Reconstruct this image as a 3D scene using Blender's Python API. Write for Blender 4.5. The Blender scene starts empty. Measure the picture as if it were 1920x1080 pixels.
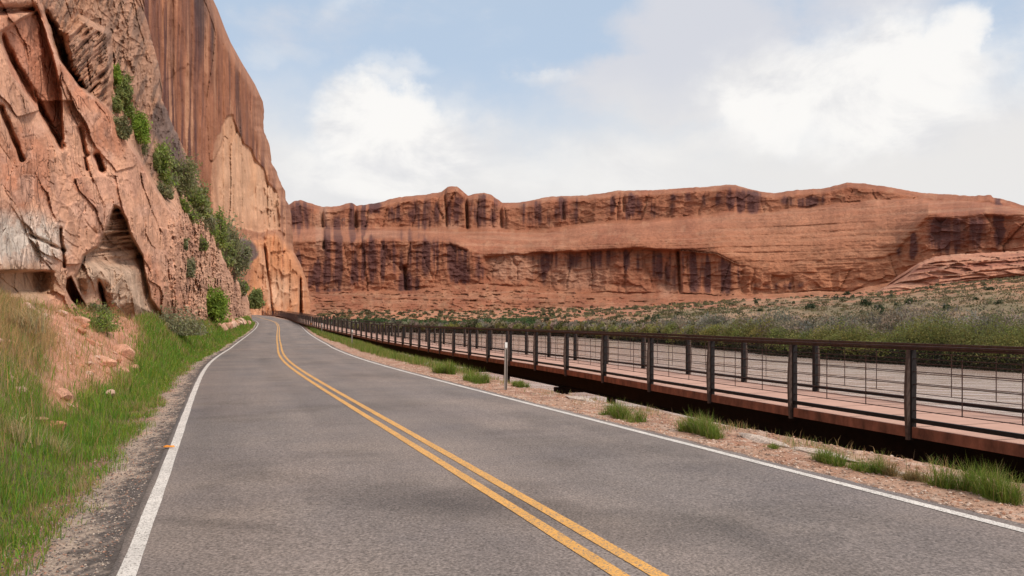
import bpy, math, random
import numpy as np
from mathutils import Vector

random.seed(7)
rng = np.random.default_rng(11)
EYE = 1.75; F = 1500.0; HZ = 608.0; CX = 960.0     # eye height, focal length and horizon used to lay the valley out
scene = bpy.context.scene
COL = scene.collection

# ------------------------------------------------------------------ helpers
def tag(o, label=None, cat=None, group=None, kind=None):
    if label: o['label'] = label
    if cat: o['category'] = cat
    if group: o['group'] = group
    if kind: o['kind'] = kind
    return o

def empty(name, loc=(0, 0, 0), rz=0.0):
    o = bpy.data.objects.new(name, None); COL.objects.link(o)
    o.location = loc; o.rotation_euler = (0, 0, rz); o.empty_display_size = 0.2
    return o

def new_obj(name, me, mat=None, parent=None, loc=None):
    o = bpy.data.objects.new(name, me); COL.objects.link(o)
    if mat: me.materials.append(mat)
    if parent: o.parent = parent
    if loc: o.location = loc
    return o

def np_mesh(name, V, faces_sizes, loops, colors=None, smooth=False):
    me = bpy.data.meshes.new(name)
    V = np.asarray(V, dtype=np.float32); loops = np.asarray(loops, dtype=np.int32)
    fs = np.asarray(faces_sizes, dtype=np.int32)
    me.vertices.add(len(V)); me.vertices.foreach_set('co', V.ravel())
    me.loops.add(len(loops)); me.loops.foreach_set('vertex_index', loops)
    st = np.zeros(len(fs), dtype=np.int32); st[1:] = np.cumsum(fs)[:-1]
    me.polygons.add(len(fs)); me.polygons.foreach_set('loop_start', st); me.polygons.foreach_set('loop_total', fs)
    me.polygons.foreach_set('use_smooth', np.full(len(fs), smooth, dtype=bool))
    if colors is not None:
        ca = me.color_attributes.new('Col', 'FLOAT_COLOR', 'POINT')
        c4 = np.ones((len(V), 4), dtype=np.float32); c4[:, :3] = colors
        ca.data.foreach_set('color', c4.ravel())
    me.update(calc_edges=True); me.validate()
    return me

def grid_mesh(name, P, colors=None, smooth=True, flip=False):
    n, m = P.shape[:2]
    idx = np.arange(n * m).reshape(n, m)
    a = idx[:-1, :-1].ravel(); b = idx[1:, :-1].ravel(); c = idx[1:, 1:].ravel(); d = idx[:-1, 1:].ravel()
    q = np.stack([a, d, c, b] if flip else [a, b, c, d], 1)
    return np_mesh(name, P.reshape(-1, 3), np.full(len(q), 4), q.ravel(),
                   None if colors is None else colors.reshape(-1, 3), smooth)

class MB:
    """collects simple solids into one mesh"""
    def __init__(s): s.v = []; s.f = []
    def add(s, vs, fs):
        k = len(s.v); s.v += [tuple(v) for v in vs]; s.f += [tuple(k + i for i in f) for f in fs]
    def bar(s, a, b, w, h, up=(0, 0, 1)):
        a = Vector(a); b = Vector(b); d = (b - a).normalized(); up = Vector(up)
        if abs(d.dot(up)) > 0.98: up = Vector((0, 1, 0))
        x = d.cross(up).normalized(); y = x.cross(d).normalized()
        vs = []
        for p in (a, b):
            for sx, sy in ((-1, -1), (1, -1), (1, 1), (-1, 1)):
                vs.append(p + x * (w / 2 * sx) + y * (h / 2 * sy))
        s.add(vs, [(3, 2, 1, 0), (4, 5, 6, 7), (0, 1, 5, 4), (1, 2, 6, 5), (2, 3, 7, 6), (3, 0, 4, 7)])
    def tube(s, pts, rad, n=6):
        pts = [Vector(p) for p in pts]; vs = []; k = len(pts)
        rr = rad if isinstance(rad, (list, tuple)) else [rad] * k
        for i, p in enumerate(pts):
            d = (pts[min(i + 1, k - 1)] - pts[max(i - 1, 0)]).normalized()
            up = Vector((0, 0, 1)) if abs(d.z) < 0.95 else Vector((1, 0, 0))
            x = d.cross(up).normalized(); y = x.cross(d).normalized()
            for j in range(n):
                t = 2 * math.pi * j / n
                vs.append(p + (x * math.cos(t) + y * math.sin(t)) * rr[i])
        fs = [(i * n + j, i * n + (j + 1) % n, (i + 1) * n + (j + 1) % n, (i + 1) * n + j) for i in range(k - 1) for j in range(n)]
        fs += [tuple(range(n))[::-1], tuple((k - 1) * n + j for j in range(n))]
        s.add(vs, fs)
    def build(s, name, mat, parent=None, bevel=0.0):
        me = bpy.data.meshes.new(name); me.from_pydata(s.v, [], s.f); me.update()
        o = new_obj(name, me, mat, parent)
        if bevel:
            b = o.modifiers.new('bevel', 'BEVEL'); b.width = bevel; b.segments = 2; b.limit_method = 'ANGLE'
        return o

# ------------------------------------------------------------------ noise (numpy)
def _hash(ix, iy, iz, seed):
    h = (ix.astype(np.int64) * 374761393 + iy.astype(np.int64) * 668265263 + iz.astype(np.int64) * 2147483647 + seed * 1442695041) & 0xffffffff
    h = ((h ^ (h >> 13)) * 1274126177) & 0xffffffff
    h = h ^ (h >> 16)
    h = (h * 2246822519) & 0xffffffff
    return ((h ^ (h >> 15)) & 0xffffff) / float(0xffffff)

def vn(x, y, z=0.0, seed=0):
    x, y, z = np.broadcast_arrays(np.asarray(x, float), np.asarray(y, float), np.asarray(z, float))
    ix, iy, iz = np.floor(x), np.floor(y), np.floor(z)
    fx, fy, fz = x - ix, y - iy, z - iz
    fx, fy, fz = [f * f * f * (f * (f * 6 - 15) + 10) for f in (fx, fy, fz)]
    r = 0
    for a in (0, 1):
        wa = fx if a else 1 - fx
        for b in (0, 1):
            wb = fy if b else 1 - fy
            for c in (0, 1):
                wc = fz if c else 1 - fz
                r = r + wa * wb * wc * _hash(ix + a, iy + b, iz + c, seed)
    return r

def fbm(x, y, z=0.0, oct=4, seed=0, gain=0.5):
    s = 0; a = 1; t = 0; f = 1
    for i in range(oct):
        s = s + a * vn(np.asarray(x) * f, np.asarray(y) * f, np.asarray(z) * f, seed + i * 17); t += a; a *= gain; f *= 2.03
    return s / t * 2 - 1

def ridged(x, y, z=0.0, oct=4, seed=0):
    s = 0; a = 1; t = 0; f = 1
    for i in range(oct):
        n = 1 - np.abs(vn(np.asarray(x) * f, np.asarray(y) * f, np.asarray(z) * f, seed + i * 13) * 2 - 1)
        s = s + a * n * n; t += a; a *= 0.5; f *= 2.1
    return s / t

def cells(x, y, seed=0):
    """2D cellular noise: id random values (3), offset to the centre, and F2-F1"""
    ix, iy = np.floor(x), np.floor(y)
    f1 = np.full(x.shape, 9.0); f2 = np.full(x.shape, 9.0)
    r = [np.zeros(x.shape) for _ in range(3)]; ox = np.zeros(x.shape); oy = np.zeros(x.shape)
    for a in (-1, 0, 1):
        for b in (-1, 0, 1):
            cx = ix + a; cy = iy + b
            jx = cx + 0.1 + 0.8 * _hash(cx, cy, cx * 0, seed); jy = cy + 0.1 + 0.8 * _hash(cx, cy, cx * 0, seed + 1)
            d = np.hypot(x - jx, y - jy)
            m = d < f1
            f2 = np.where(m, f1, np.minimum(f2, d))
            f1 = np.where(m, d, f1)
            for k in range(3):
                r[k] = np.where(m, _hash(cx, cy, cx * 0, seed + 5 + k), r[k])
            ox = np.where(m, x - jx, ox); oy = np.where(m, y - jy, oy)
    return r, ox, oy, f2 - f1

def facets(x, y, seed=0, tilt=1.0, crack=0.35):
    r, ox, oy, e = cells(x, y, seed)
    return (r[0] - 0.5) + tilt * ((r[1] - 0.5) * ox * 2 + (r[2] - 0.5) * oy * 2) - crack * np.exp(-e * 9)

def sst(a, b, x):
    t = np.clip((x - a) / (b - a), 0, 1); return t * t * (3 - 2 * t)

def poly_sd(px, py, poly):
    """signed distance in the poly's units, positive inside"""
    p = np.asarray(poly, float); d = np.full(px.shape, 1e9); ins = np.zeros(px.shape, bool)
    for i in range(len(p)):
        x1, y1 = p[i]; x2, y2 = p[(i + 1) % len(p)]
        ex, ey = x2 - x1, y2 - y1
        t = np.clip(((px - x1) * ex + (py - y1) * ey) / (ex * ex + ey * ey + 1e-9), 0, 1)
        d = np.minimum(d, np.hypot(px - x1 - t * ex, py - y1 - t * ey))
        c = ((y1 > py) != (y2 > py)) & (px < (x2 - x1) * (py - y1) / (y2 - y1 + 1e-12) + x1)
        ins ^= c
    return np.where(ins, d, -d)

def blob(px, py, cx, cy, rx, ry, soft=0.5):
    d = np.hypot((px - cx) / rx, (py - cy) / ry)
    return 1 - sst(1 - soft, 1 + soft, d)

def mixc(c, k, col):
    return c * (1 - k[..., None]) + np.asarray(col, float) * k[..., None]

# ------------------------------------------------------------------ materials
def new_mat(name):
    m = bpy.data.materials.new(name); m.use_nodes = True
    nt = m.node_tree; b = nt.nodes['Principled BSDF']
    return m, nt, b

def N(nt, t, **kw):
    n = nt.nodes.new(t)
    for k, v in kw.items():
        if k in ('operation', 'blend_type', 'data_type', 'attribute_name', 'noise_dimensions', 'feature', 'interpolation_type', 'clamp'):
            setattr(n, k, v)
        else:
            n.inputs[k].default_value = v
    return n

def L(nt, a, b): nt.links.new(a, b)

def mul_noise(nt, colsock, scale, lo, hi, coord, detail=6, stretch=None, dark=(1, 1, 1), light=(1, 1, 1)):
    """multiply a colour by a noise between lo and hi"""
    src = coord
    if stretch:
        mp = N(nt, 'ShaderNodeMapping'); mp.inputs['Scale'].default_value = stretch; L(nt, coord, mp.inputs['Vector']); src = mp.outputs[0]
    n = N(nt, 'ShaderNodeTexNoise', Scale=scale, Detail=detail, Roughness=0.62); L(nt, src, n.inputs['Vector'])
    r = N(nt, 'ShaderNodeValToRGB'); L(nt, n.outputs['Fac'], r.inputs['Fac'])
    r.color_ramp.elements[0].position = 0.3; r.color_ramp.elements[1].position = 0.7
    r.color_ramp.elements[0].color = [lo * d for d in dark] + [1]; r.color_ramp.elements[1].color = [hi * d for d in light] + [1]
    mx = N(nt, 'ShaderNodeMix', data_type='RGBA', blend_type='MULTIPLY'); mx.inputs[0].default_value = 1
    L(nt, colsock, mx.inputs[6]); L(nt, r.outputs[0], mx.inputs[7])
    return mx.outputs[2], n.outputs['Fac']

def rock_mat(name, s1, s2, bump_d, stretch=(1, 1, 1), rough=0.9, cracks=()):
    m, nt, b = new_mat(name)
    at = N(nt, 'ShaderNodeAttribute', attribute_name='Col')
    tc = N(nt, 'ShaderNodeNewGeometry'); pos = tc.outputs['Position']
    c, f1 = mul_noise(nt, at.outputs['Color'], s1, 0.78, 1.2, pos, 8, stretch)
    c, f2 = mul_noise(nt, c, s2, *((0.62, 1.4) if name in ('soil', 'stone') else (0.86, 1.13)), pos, 5)
    L(nt, c, b.inputs['Base Color']); b.inputs['Roughness'].default_value = rough
    b.inputs['Specular IOR Level'].default_value = 0.15
    ad = N(nt, 'ShaderNodeMath', operation='ADD'); L(nt, f1, ad.inputs[0]); L(nt, f2, ad.inputs[1])
    for cs_, amp_, st_c in cracks:
        wv = N(nt, 'ShaderNodeTexNoise', Scale=cs_ * .8, Detail=3.0); L(nt, pos, wv.inputs['Vector'])
        va = nt.nodes.new('ShaderNodeVectorMath'); va.operation = 'MULTIPLY_ADD'; L(nt, wv.outputs['Color'], va.inputs[0]); va.inputs[1].default_value = (.5 / cs_,) * 3; L(nt, pos, va.inputs[2])
        mpc = N(nt, 'ShaderNodeMapping'); mpc.inputs['Rotation'].default_value = (0, math.radians(28), 0); mpc.inputs['Scale'].default_value = st_c; L(nt, va.outputs[0], mpc.inputs['Vector'])
        vo = N(nt, 'ShaderNodeTexVoronoi', feature='DISTANCE_TO_EDGE', Scale=cs_); L(nt, mpc.outputs[0], vo.inputs['Vector'])
        mr = N(nt, 'ShaderNodeMapRange'); mr.inputs['From Max'].default_value = .045; mr.inputs['To Max'].default_value = 1.0; L(nt, vo.outputs['Distance'], mr.inputs['Value'])
        pm = N(nt, 'ShaderNodeTexNoise', Scale=cs_ * .45, Detail=2.0); L(nt, pos, pm.inputs['Vector'])
        pr_ = N(nt, 'ShaderNodeMapRange'); pr_.inputs['From Min'].default_value = .46; pr_.inputs['From Max'].default_value = .58; pr_.inputs['To Min'].default_value = 0.0; pr_.inputs['To Max'].default_value = amp_; L(nt, pm.outputs['Fac'], pr_.inputs['Value'])
        mm = N(nt, 'ShaderNodeMath', operation='MULTIPLY_ADD'); L(nt, mr.outputs[0], mm.inputs[0]); L(nt, pr_.outputs[0], mm.inputs[1]); L(nt, ad.outputs[0], mm.inputs[2]); ad = mm
    bp = N(nt, 'ShaderNodeBump', Distance=bump_d, Strength=0.9); L(nt, ad.outputs[0], bp.inputs['Height']); L(nt, bp.outputs[0], b.inputs['Normal'])
    return m

def leaf_mat(name, trans=0.45, rough=0.75):
    m, nt, b = new_mat(name)
    at = N(nt, 'ShaderNodeAttribute', attribute_name='Col')
    L(nt, at.outputs['Color'], b.inputs['Base Color']); b.inputs['Roughness'].default_value = rough
    b.inputs['Specular IOR Level'].default_value = 0.2
    tr = N(nt, 'ShaderNodeBsdfTranslucent'); L(nt, at.outputs['Color'], tr.inputs['Color'])
    mx = N(nt, 'ShaderNodeMixShader'); mx.inputs[0].default_value = trans
    out = nt.nodes['Material Output']
    L(nt, b.outputs[0], mx.inputs[1]); L(nt, tr.outputs[0], mx.inputs[2]); L(nt, mx.outputs[0], out.inputs['Surface'])
    return m

def simple_mat(name, col, rough=0.7, metal=0.0, ns=20.0, lo=0.75, hi=1.2, bump=0.0, dark=(1, 1, 1), light=(1, 1, 1), spec=0.3, stretch=None):
    m, nt, b = new_mat(name)
    rgb = N(nt, 'ShaderNodeRGB'); rgb.outputs[0].default_value = (*col, 1)
    g = N(nt, 'ShaderNodeNewGeometry')
    c, f = mul_noise(nt, rgb.outputs[0], ns, lo, hi, g.outputs['Position'], 7, stretch, dark, light)
    L(nt, c, b.inputs['Base Color']); b.inputs['Roughness'].default_value = rough; b.inputs['Metallic'].default_value = metal
    b.inputs['Specular IOR Level'].default_value = spec
    if bump:
        bp = N(nt, 'ShaderNodeBump', Distance=bump, Strength=0.8); L(nt, f, bp.inputs['Height']); L(nt, bp.outputs[0], b.inputs['Normal'])
    return m

M_near = rock_mat('near_sandstone', 0.9, 6.0, 0.05, (1, 1, .6), cracks=((.4, 2.6, (1.6, 1.6, .4)), (1.3, 1.6, (1.5, 1.5, .6))))
M_wall = rock_mat('varnished_sandstone', 0.35, 2.2, 0.5, (1, 1, 0.25))
M_far = rock_mat('far_sandstone', 0.05, 0.35, 2.0, (1, 1, 0.8))
M_leaf = leaf_mat('leaves')
M_dry = leaf_mat('dry_leaves', 0.3)
M_soil = rock_mat('soil', 2.2, 34.0, 0.03)
M_hill = rock_mat('hillside_soil', 0.5, 0.12, 0.5)

# ------------------------------------------------------------------ road path
CP = [(24.6, -62), (10.2, -20), (1.04, 5.56), (-9.9, 36), (-18.75, 65), (-27.3, 94), (-38.4, 132), (-47.6, 161), (-58.6, 190), (-71, 219), (-84, 240), (-101, 254), (-122, 262), (-150, 266)]
ZT_Y = [-80, 40, 65, 94, 118, 140, 190, 240, 300]
ZT_Z = [0, 0, 0.15, 0.52, 1.0, 1.6, 3.0, 4.6, 5.2]

def catmull(P, n=40):
    P = np.asarray(P, float); out = []
    Q = np.vstack([2 * P[0] - P[1], P, 2 * P[-1] - P[-2]])
    for i in range(1, len(Q) - 2):
        p0, p1, p2, p3 = Q[i - 1], Q[i], Q[i + 1], Q[i + 2]
        for k in range(n):
            t = k / n
            out.append(0.5 * ((2 * p1) + (-p0 + p2) * t + (2 * p0 - 5 * p1 + 4 * p2 - p3) * t * t + (-p0 + 3 * p1 - 3 * p2 + p3) * t ** 3))
    out.append(Q[-2]); return np.array(out)

RP = catmull(CP)
RA = np.concatenate([[0], np.cumsum(np.hypot(*np.diff(RP, axis=0).T))])
_T = np.gradient(RP, axis=0); _T /= np.hypot(_T[:, 0], _T[:, 1])[:, None]
def road_xy(a, s):
    """world x, y, and road height for arc position a and offset s to the right"""
    x = np.interp(a, RA, RP[:, 0]); y = np.interp(a, RA, RP[:, 1])
    tx = np.interp(a, RA, _T[:, 0]); ty = np.interp(a, RA, _T[:, 1])
    return x + ty * s, y - tx * s, zroad(y)
from bisect import bisect
_zy = catmull(np.stack([ZT_Y, ZT_Z], 1), 12)
def zroad(y): return np.interp(y, _zy[:, 0], _zy[:, 1])
def arc_of_y(y): return np.interp(y, RP[:, 1], RA)
A0 = arc_of_y(0.0)

# arc samples: fine near the camera
def arcs(y0=2.5, y1=300, k=0.012, back=True):
    a = [A0 + y0]; 
    while a[-1] < RA[-1] - 1: a.append(a[-1] + max(0.06, k * (a[-1] - A0)))
    a[-1] = RA[-1]
    pre = list(np.linspace(0, A0 + y0, 50))[:-1] if back else []
    return np.array(pre + a)

HW = 3.50  # centre to the middle of each white edge line
def strip(name, s_edges, dz, mat, k=0.012, wob=0.0, y0=2.0, label=None, endtaper=None):
    a = arcs(k=k)
    P = np.zeros((len(s_edges), len(a), 3))
    for i, s in enumerate(s_edges):
        w = wob * fbm(a * 1.7, i * 9.1, oct=3, seed=5) if wob else 0
        x, y, z = road_xy(a, s + w); P[i, :, 0] = x; P[i, :, 1] = y; P[i, :, 2] = z + dz
    o = new_obj(name, grid_mesh(name, P, flip=False), mat); tag(o, kind='structure'); return o

# asphalt
m, nt, b = new_mat('asphalt')
g = N(nt, 'ShaderNodeNewGeometry'); pos = g.outputs['Position']
rgb = N(nt, 'ShaderNodeAttribute', attribute_name='Col')
rot = N(nt, 'ShaderNodeMapping'); rot.inputs['Rotation'].default_value = (0, 0, math.radians(-19)); L(nt, pos, rot.inputs['Vector'])
c, f = mul_noise(nt, rgb.outputs[0], 42.0, 0.42, 1.7, pos, 4)
c, f3 = mul_noise(nt, c, 17.0, 0.86, 1.14, pos, 3)
c, f2 = mul_noise(nt, c, 0.5, 0.86, 1.1, rot.outputs[0], 5, (0.8, 1.0, 1), dark=(0.95, 0.98, 1.06))
c, f4 = mul_noise(nt, c, 0.9, 0.93, 1.06, rot.outputs[0], 4, (2.2, 0.10, 1))
# dark transverse smears
mp = N(nt, 'ShaderNodeMapping'); mp.inputs['Scale'].default_value = (0.42, 1.7, 1); L(nt, rot.outputs[0], mp.inputs['Vector'])
ns = N(nt, 'ShaderNodeTexNoise', Scale=1.0, Detail=4.0, Roughness=0.6); L(nt, mp.outputs[0], ns.inputs['Vector'])
rp = N(nt, 'ShaderNodeValToRGB'); L(nt, ns.outputs['Fac'], rp.inputs['Fac'])
rp.color_ramp.elements[0].position = 0.62; rp.color_ramp.elements[0].color = (1, 1, 1, 1)
rp.color_ramp.elements[1].position = 0.72; rp.color_ramp.elements[1].color = (0.66, 0.68, 0.74, 1)
mx = N(nt, 'ShaderNodeMix', data_type='RGBA', blend_type='MULTIPLY'); mx.inputs[0].default_value = 1
mx.inputs[0].default_value = 0.0; L(nt, c, mx.inputs[6]); L(nt, rp.outputs[0], mx.inputs[7])
L(nt, mx.outputs[2], b.inputs['Base Color']); b.inputs['Roughness'].default_value = 0.85; b.inputs['Specular IOR Level'].default_value = 0.25
bp = N(nt, 'ShaderNodeBump', Distance=0.012, Strength=0.8); L(nt, f, bp.inputs['Height']); L(nt, bp.outputs[0], b.inputs['Normal'])
M_road = m

def paint_mat(name, col, wear):
    m, nt, b = new_mat(name)
    g = N(nt, 'ShaderNodeNewGeometry'); rgb = N(nt, 'ShaderNodeRGB'); rgb.outputs[0].default_value = (*col, 1)
    c, f = mul_noise(nt, rgb.outputs[0], 38.0, 0.80, 1.08, g.outputs['Position'], 4)
    c, f1 = mul_noise(nt, c, 1.6, 0.78, 1.06, g.outputs['Position'], 6)
    ns = N(nt, 'ShaderNodeTexNoise', Scale=60.0, Detail=3.0, Roughness=0.7); L(nt, g.outputs['Position'], ns.inputs['Vector'])
    rp = N(nt, 'ShaderNodeValToRGB'); L(nt, ns.outputs['Fac'], rp.inputs['Fac'])
    rp.color_ramp.elements[0].position = wear; rp.color_ramp.elements[1].position = wear + 0.05
    rp.color_ramp.elements[0].color = (0, 0, 0, 1); rp.color_ramp.elements[1].color = (1, 1, 1, 1)
    mx = N(nt, 'ShaderNodeMix', data_type='RGBA'); L(nt, rp.outputs[0], mx.inputs[0])
    mx.inputs[6].default_value = (0.17, 0.14, 0.12, 1); L(nt, c, mx.inputs[7])
    L(nt, mx.outputs[2], b.inputs['Base Color']); b.inputs['Roughness'].default_value = 0.75
    bp = N(nt, 'ShaderNodeBump', Distance=0.006, Strength=0.6); L(nt, ns.outputs['Fac'], bp.inputs['Height']); L(nt, bp.outputs[0], b.inputs['Normal'])
    return m
M_white = paint_mat('white_road_paint', (0.70, 0.64, 0.58), 0.40)
M_yellow = paint_mat('yellow_road_paint', (0.74, 0.37, 0.08), 0.41)

# the asphalt sheet; wear, wheel tracks and tar smears are in its colour
a = arcs(k=0.009)
cols = np.concatenate([np.linspace(-HW - 0.12, HW + 0.08, 90), [HW + 0.22]])
P = np.zeros((len(cols), len(a), 3))
for i, s in enumerate(cols):
    w = 0
    if i == 0: w = 0.02 * fbm(a * 0.9, 3.3, oct=4, seed=21)
    if i == len(cols) - 1: w = 0.07 * fbm(a * 1.5, 8.3, oct=4, seed=22)
    x, y, z = road_xy(a, s + w); P[i, :, 0] = x; P[i, :, 1] = y
    P[i, :, 2] = z + 0.028 * (1 - (s / 4.1) ** 2) + 0.004
SSr = np.repeat(cols[:, None], len(a), 1); AAr = np.repeat(a[None], len(cols), 0)
w1 = fbm(SSr * .55 + 4, AAr * .16, oct=4, seed=401); w2 = fbm(SSr * .8, AAr * .8, oct=5, seed=402); w3 = fbm(SSr * .35, AAr * 1.5, oct=4, seed=403)
tr = sum(np.exp(-((SSr - c_ - .12 * w1) / .38) ** 2) for c_ in (-2.7, -1.0, .95, 2.7))
K_ = 1 + .16 * w1 + .10 * w2 - .07 * tr - .09 * sst(.30, .5, w3 + .35 * w2) - .12 * sst(.2, .5, -w2)
K_ = K_ * (1 - .12 * np.exp(-((SSr + HW - .35) / .3) ** 2)) * (1 - .45 * (SSr < -HW - .05))
for (qx, qy, ra_, rs_, k_) in ((830, 948, .5, 1.3, .38), (1190, 985, .55, .9, .3), (1130, 835, .7, 1.2, .28), (390, 982, .16, .75, .35), (720, 762, 1.2, .9, .14), (700, 705, 2.2, 1.0, .16), (620, 652, 3.5, 1.2, .2), (1500, 960, .5, .8, .2), (560, 900, .3, .9, .14)):
    d_ = EYE * F / (qy - HZ); xw_ = (qx - CX) / F * d_
    K_ = K_ * (1 - .75 * k_ * blob(((P[..., 0] - xw_) * .95 + (P[..., 1] - d_) * -.33) + .25 * w2 * rs_, ((P[..., 1] - d_) * .95 + (P[..., 0] - xw_) * .33) + .8 * w2 * ra_, 0, 0, rs_, ra_, .6))
CRD = np.array([0.196, 0.158, 0.136])[None, None] * K_[..., None] * np.array([1, 1, 1])
CRD = CRD * (1 + .05 * w1[..., None] * np.array([1, 0, -1]))
tag(new_obj('road', grid_mesh('road', P, np.clip(CRD, .02, .9)), M_road), kind='structure')
def crown(s): return 0.028 * (1 - (s / 4.1) ** 2) + 0.004
for nm, s0, w in (('white_edge_line', -HW, 0.125), ('white_edge_line', HW, 0.125)):
    strip(nm, [s0 - w / 2, s0 + w / 2], crown(s0) + 0.006, M_white, wob=0.008)
for s0 in (-0.30, -0.05):
    strip('yellow_centre_line', [s0 - 0.06, s0 + 0.06], crown(0) + 0.005, M_yellow, wob=0.006)

# ------------------------------------------------------------------ roadside terrain
def terrain_z(a, s, x, y):
    """height of the roadside above the road for arc a and offset s"""
    zr = zroad(y); ya = a - A0
    dl = -s - HW; dr = s - HW
    n1 = fbm(x * 0.35, y * 0.35, oct=4, seed=3); n2 = fbm(x * 1.7, y * 1.7, oct=4, seed=4); n4 = ridged(x * 2.6, y * 2.6, oct=4, seed=6)
    # left bank
    w = np.interp(ya, [-60, 10, 25, 45, 70, 120, 170], [3.2, 3.2, 4.2, 2.6, 2.0, 1.4, 1.6])
    hgt = np.interp(ya, [-60, 8, 16, 30, 48, 80, 120, 180], [2.7, 2.6, 2.7, 2.3, 2.0, 1.6, 1.3, 1.2])
    d0 = np.interp(ya, [-60, 20, 60, 120], [.95, .95, 0.7, 0.6])
    t = sst(0, 1, (dl - d0) / w)
    zl = -0.06 * sst(0.4, 1.2, dl) + hgt * t + 0.14 * n1 * sst(d0, d0 + 1.5, dl) + 0.05 * n2 * sst(0.8, 1.6, dl) + 0.16 * (n4 - .5) * sst(1.9, 2.6, dl) + 0.012 * n2 * sst(0.3, 0.6, dl)
    # right bank
    e = np.interp(ya, [-60, 10, 22, 40, 60, 90, 118, 300], [2.35, 2.25, 1.95, 2.3, 2.6, 1.9, 1.2, 1.0]) + 0.16 * fbm(ya * 0.8, 0, oct=3, seed=9)
    steep = np.interp(ya, [0, 20, 30, 60, 120], [0.5, 0.6, 1.7, 2.6, 3.0])
    q = dr - e
    zd = -5.6 * sst(0, 1, (q / (steep * 2.6)))
    zd = np.where(q > 0, zd - 0.10 * sst(0, 0.2, q), 0)
    zrr = -0.04 * sst(0.15, 0.8, dr) + 0.03 * n2 * sst(0.3, 0.8, dr) + 0.05 * n1 * sst(0.3, 0.9, dr) + zd + 0.16 * n2 * sst(0.1, 1.0, q)
    z = np.where(s < 0, zl, zrr)
    z = np.where((dl < 0) & (dr < 0), -0.05, z)
    floor = np.where(s > 0, -zr * sst(2, 12, q), 0)
    return zr - 0.004 + z + floor

a = arcs(k=0.010)
sl = -np.concatenate([np.linspace(70, 16, 14), np.linspace(14, 9, 16), np.linspace(8.8, 4.6, 70), np.linspace(4.54, 3.3, 26)])
sr = np.concatenate([[-1.5, 0, 1.5], np.linspace(3.4, 4.2, 20), np.linspace(4.25, 8.0, 75), np.linspace(8.2, 14, 20), np.linspace(16, 60, 12), [90, 150, 260, 500, 900]])
S = np.concatenate([sl, sr])
AA, SS = np.meshgrid(a, S)
# the far-left columns shrink where the road bends so they do not fold over
lim = np.interp(AA - A0, [0, 100, 150, 200, 300], [70, 40, 18, 9, 8])
SS2 = np.where(SS < -7, -7 - (-SS - 7) * np.clip((lim - 7) / 63, 0, 1), SS)
x, y, z = road_xy(AA, SS2)
zt = terrain_z(AA, SS2, x, y)
P = np.stack([x, y, zt], -1)
dl = -SS2 - HW; dr = SS2 - HW
n1 = fbm(x * 0.8, y * 0.8, oct=5, seed=31); n2 = fbm(x * 5, y * 5, oct=4, seed=33); n3 = fbm(x * 16, y * 16, oct=2, seed=35)
C = np.zeros(P.shape) + np.array([0.40, 0.245, 0.17])
grav = np.array([0.33, 0.25, 0.195]); dirt = np.array([0.36, 0.19, 0.125]); asp = np.array([0.115, 0.094, 0.084])
C = mixc(C, sst(-0.25, 0.35, n1), dirt)
# left margin: dark crumbled asphalt, pale gravel, red dirt, grassy soil
left = np.zeros(P.shape) + asp
left = mixc(left, sst(0.22, 0.45, dl + 0.2 * n1 + 0.3 * n3), grav * 1.12)
left = mixc(left, sst(.05, .35, n1 + .4 * n2) * sst(.3, .55, dl) * .8, (0.50, 0.33, 0.24))
left = mixc(left, sst(0.55, 0.8, dl + 0.25 * n1 + 0.12 * n2), (0.30, 0.16, 0.105))
left = mixc(left, sst(.85, 1.3, dl + 0.3 * n1), (0.13, 0.10, 0.045))
pv_ = CX + F * x / np.maximum(y, .5)
left = mixc(left, sst(1.6, 2.2, dl + 0.5 * n1) * sst(60, 110, pv_) * (1 - sst(250, 280, pv_ + 20 * n1)) * (y > 8), (0.50, 0.235, 0.15))
left = mixc(left, sst(1.6, 2.4, dl + .3 * n1) * (pv_ < 60), (0.30, 0.19, 0.11))
left = mixc(left, sst(2.2, 3.0, dl + .3 * n1) * (pv_ > 270) * .6, (0.42, 0.24, 0.16))
left = mixc(left, sst(.05, .4, n2) * sst(1.8, 2.4, dl) * .5, (0.60, 0.35, 0.25))
C = np.where((SS2 < 0)[..., None], left, C)
# right margin
k = ((SS2 > 0) & (dr > -0.1))
right = mixc(C, sst(0.1, 0.45, n2 + 0.4 * n1) * 0.6, (0.50, 0.38, 0.30))
right = mixc(right, (1 - sst(0.22, 0.42, dr + 0.15 * n2)) * 0.85, asp * 1.2)
right = mixc(right, sst(2.0, 2.9, dr + 0.3 * n1) * sst(17, 24, AA - A0), (0.60, 0.17, 0.045))
C = np.where(k[..., None], right, C)
C = C * (1 + 0.16 * n3[..., None] + 0.1 * n2[..., None])
tag(new_obj('roadside_ground', grid_mesh('roadside_ground', P, np.clip(C, 0.01, 0.9)), M_soil), kind='structure')

def ground_at(a, s):
    x, y, _ = road_xy(np.asarray(a, float), np.asarray(s, float))
    return x, y, terrain_z(np.asarray(a, float), np.asarray(s, float), x, y)

# far base sheet out to the horizon
me = bpy.data.meshes.new('ground'); R_ = 9000
me.from_pydata([(-R_, -R_, -7), (R_, -R_, -7), (R_, R_, -7), (-R_, R_, -7)], [], [(0, 1, 2, 3)])
tag(new_obj('ground', me, simple_mat('plain_soil', (0.34, 0.19, 0.12), 0.95, ns=0.02)), kind='structure')

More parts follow.
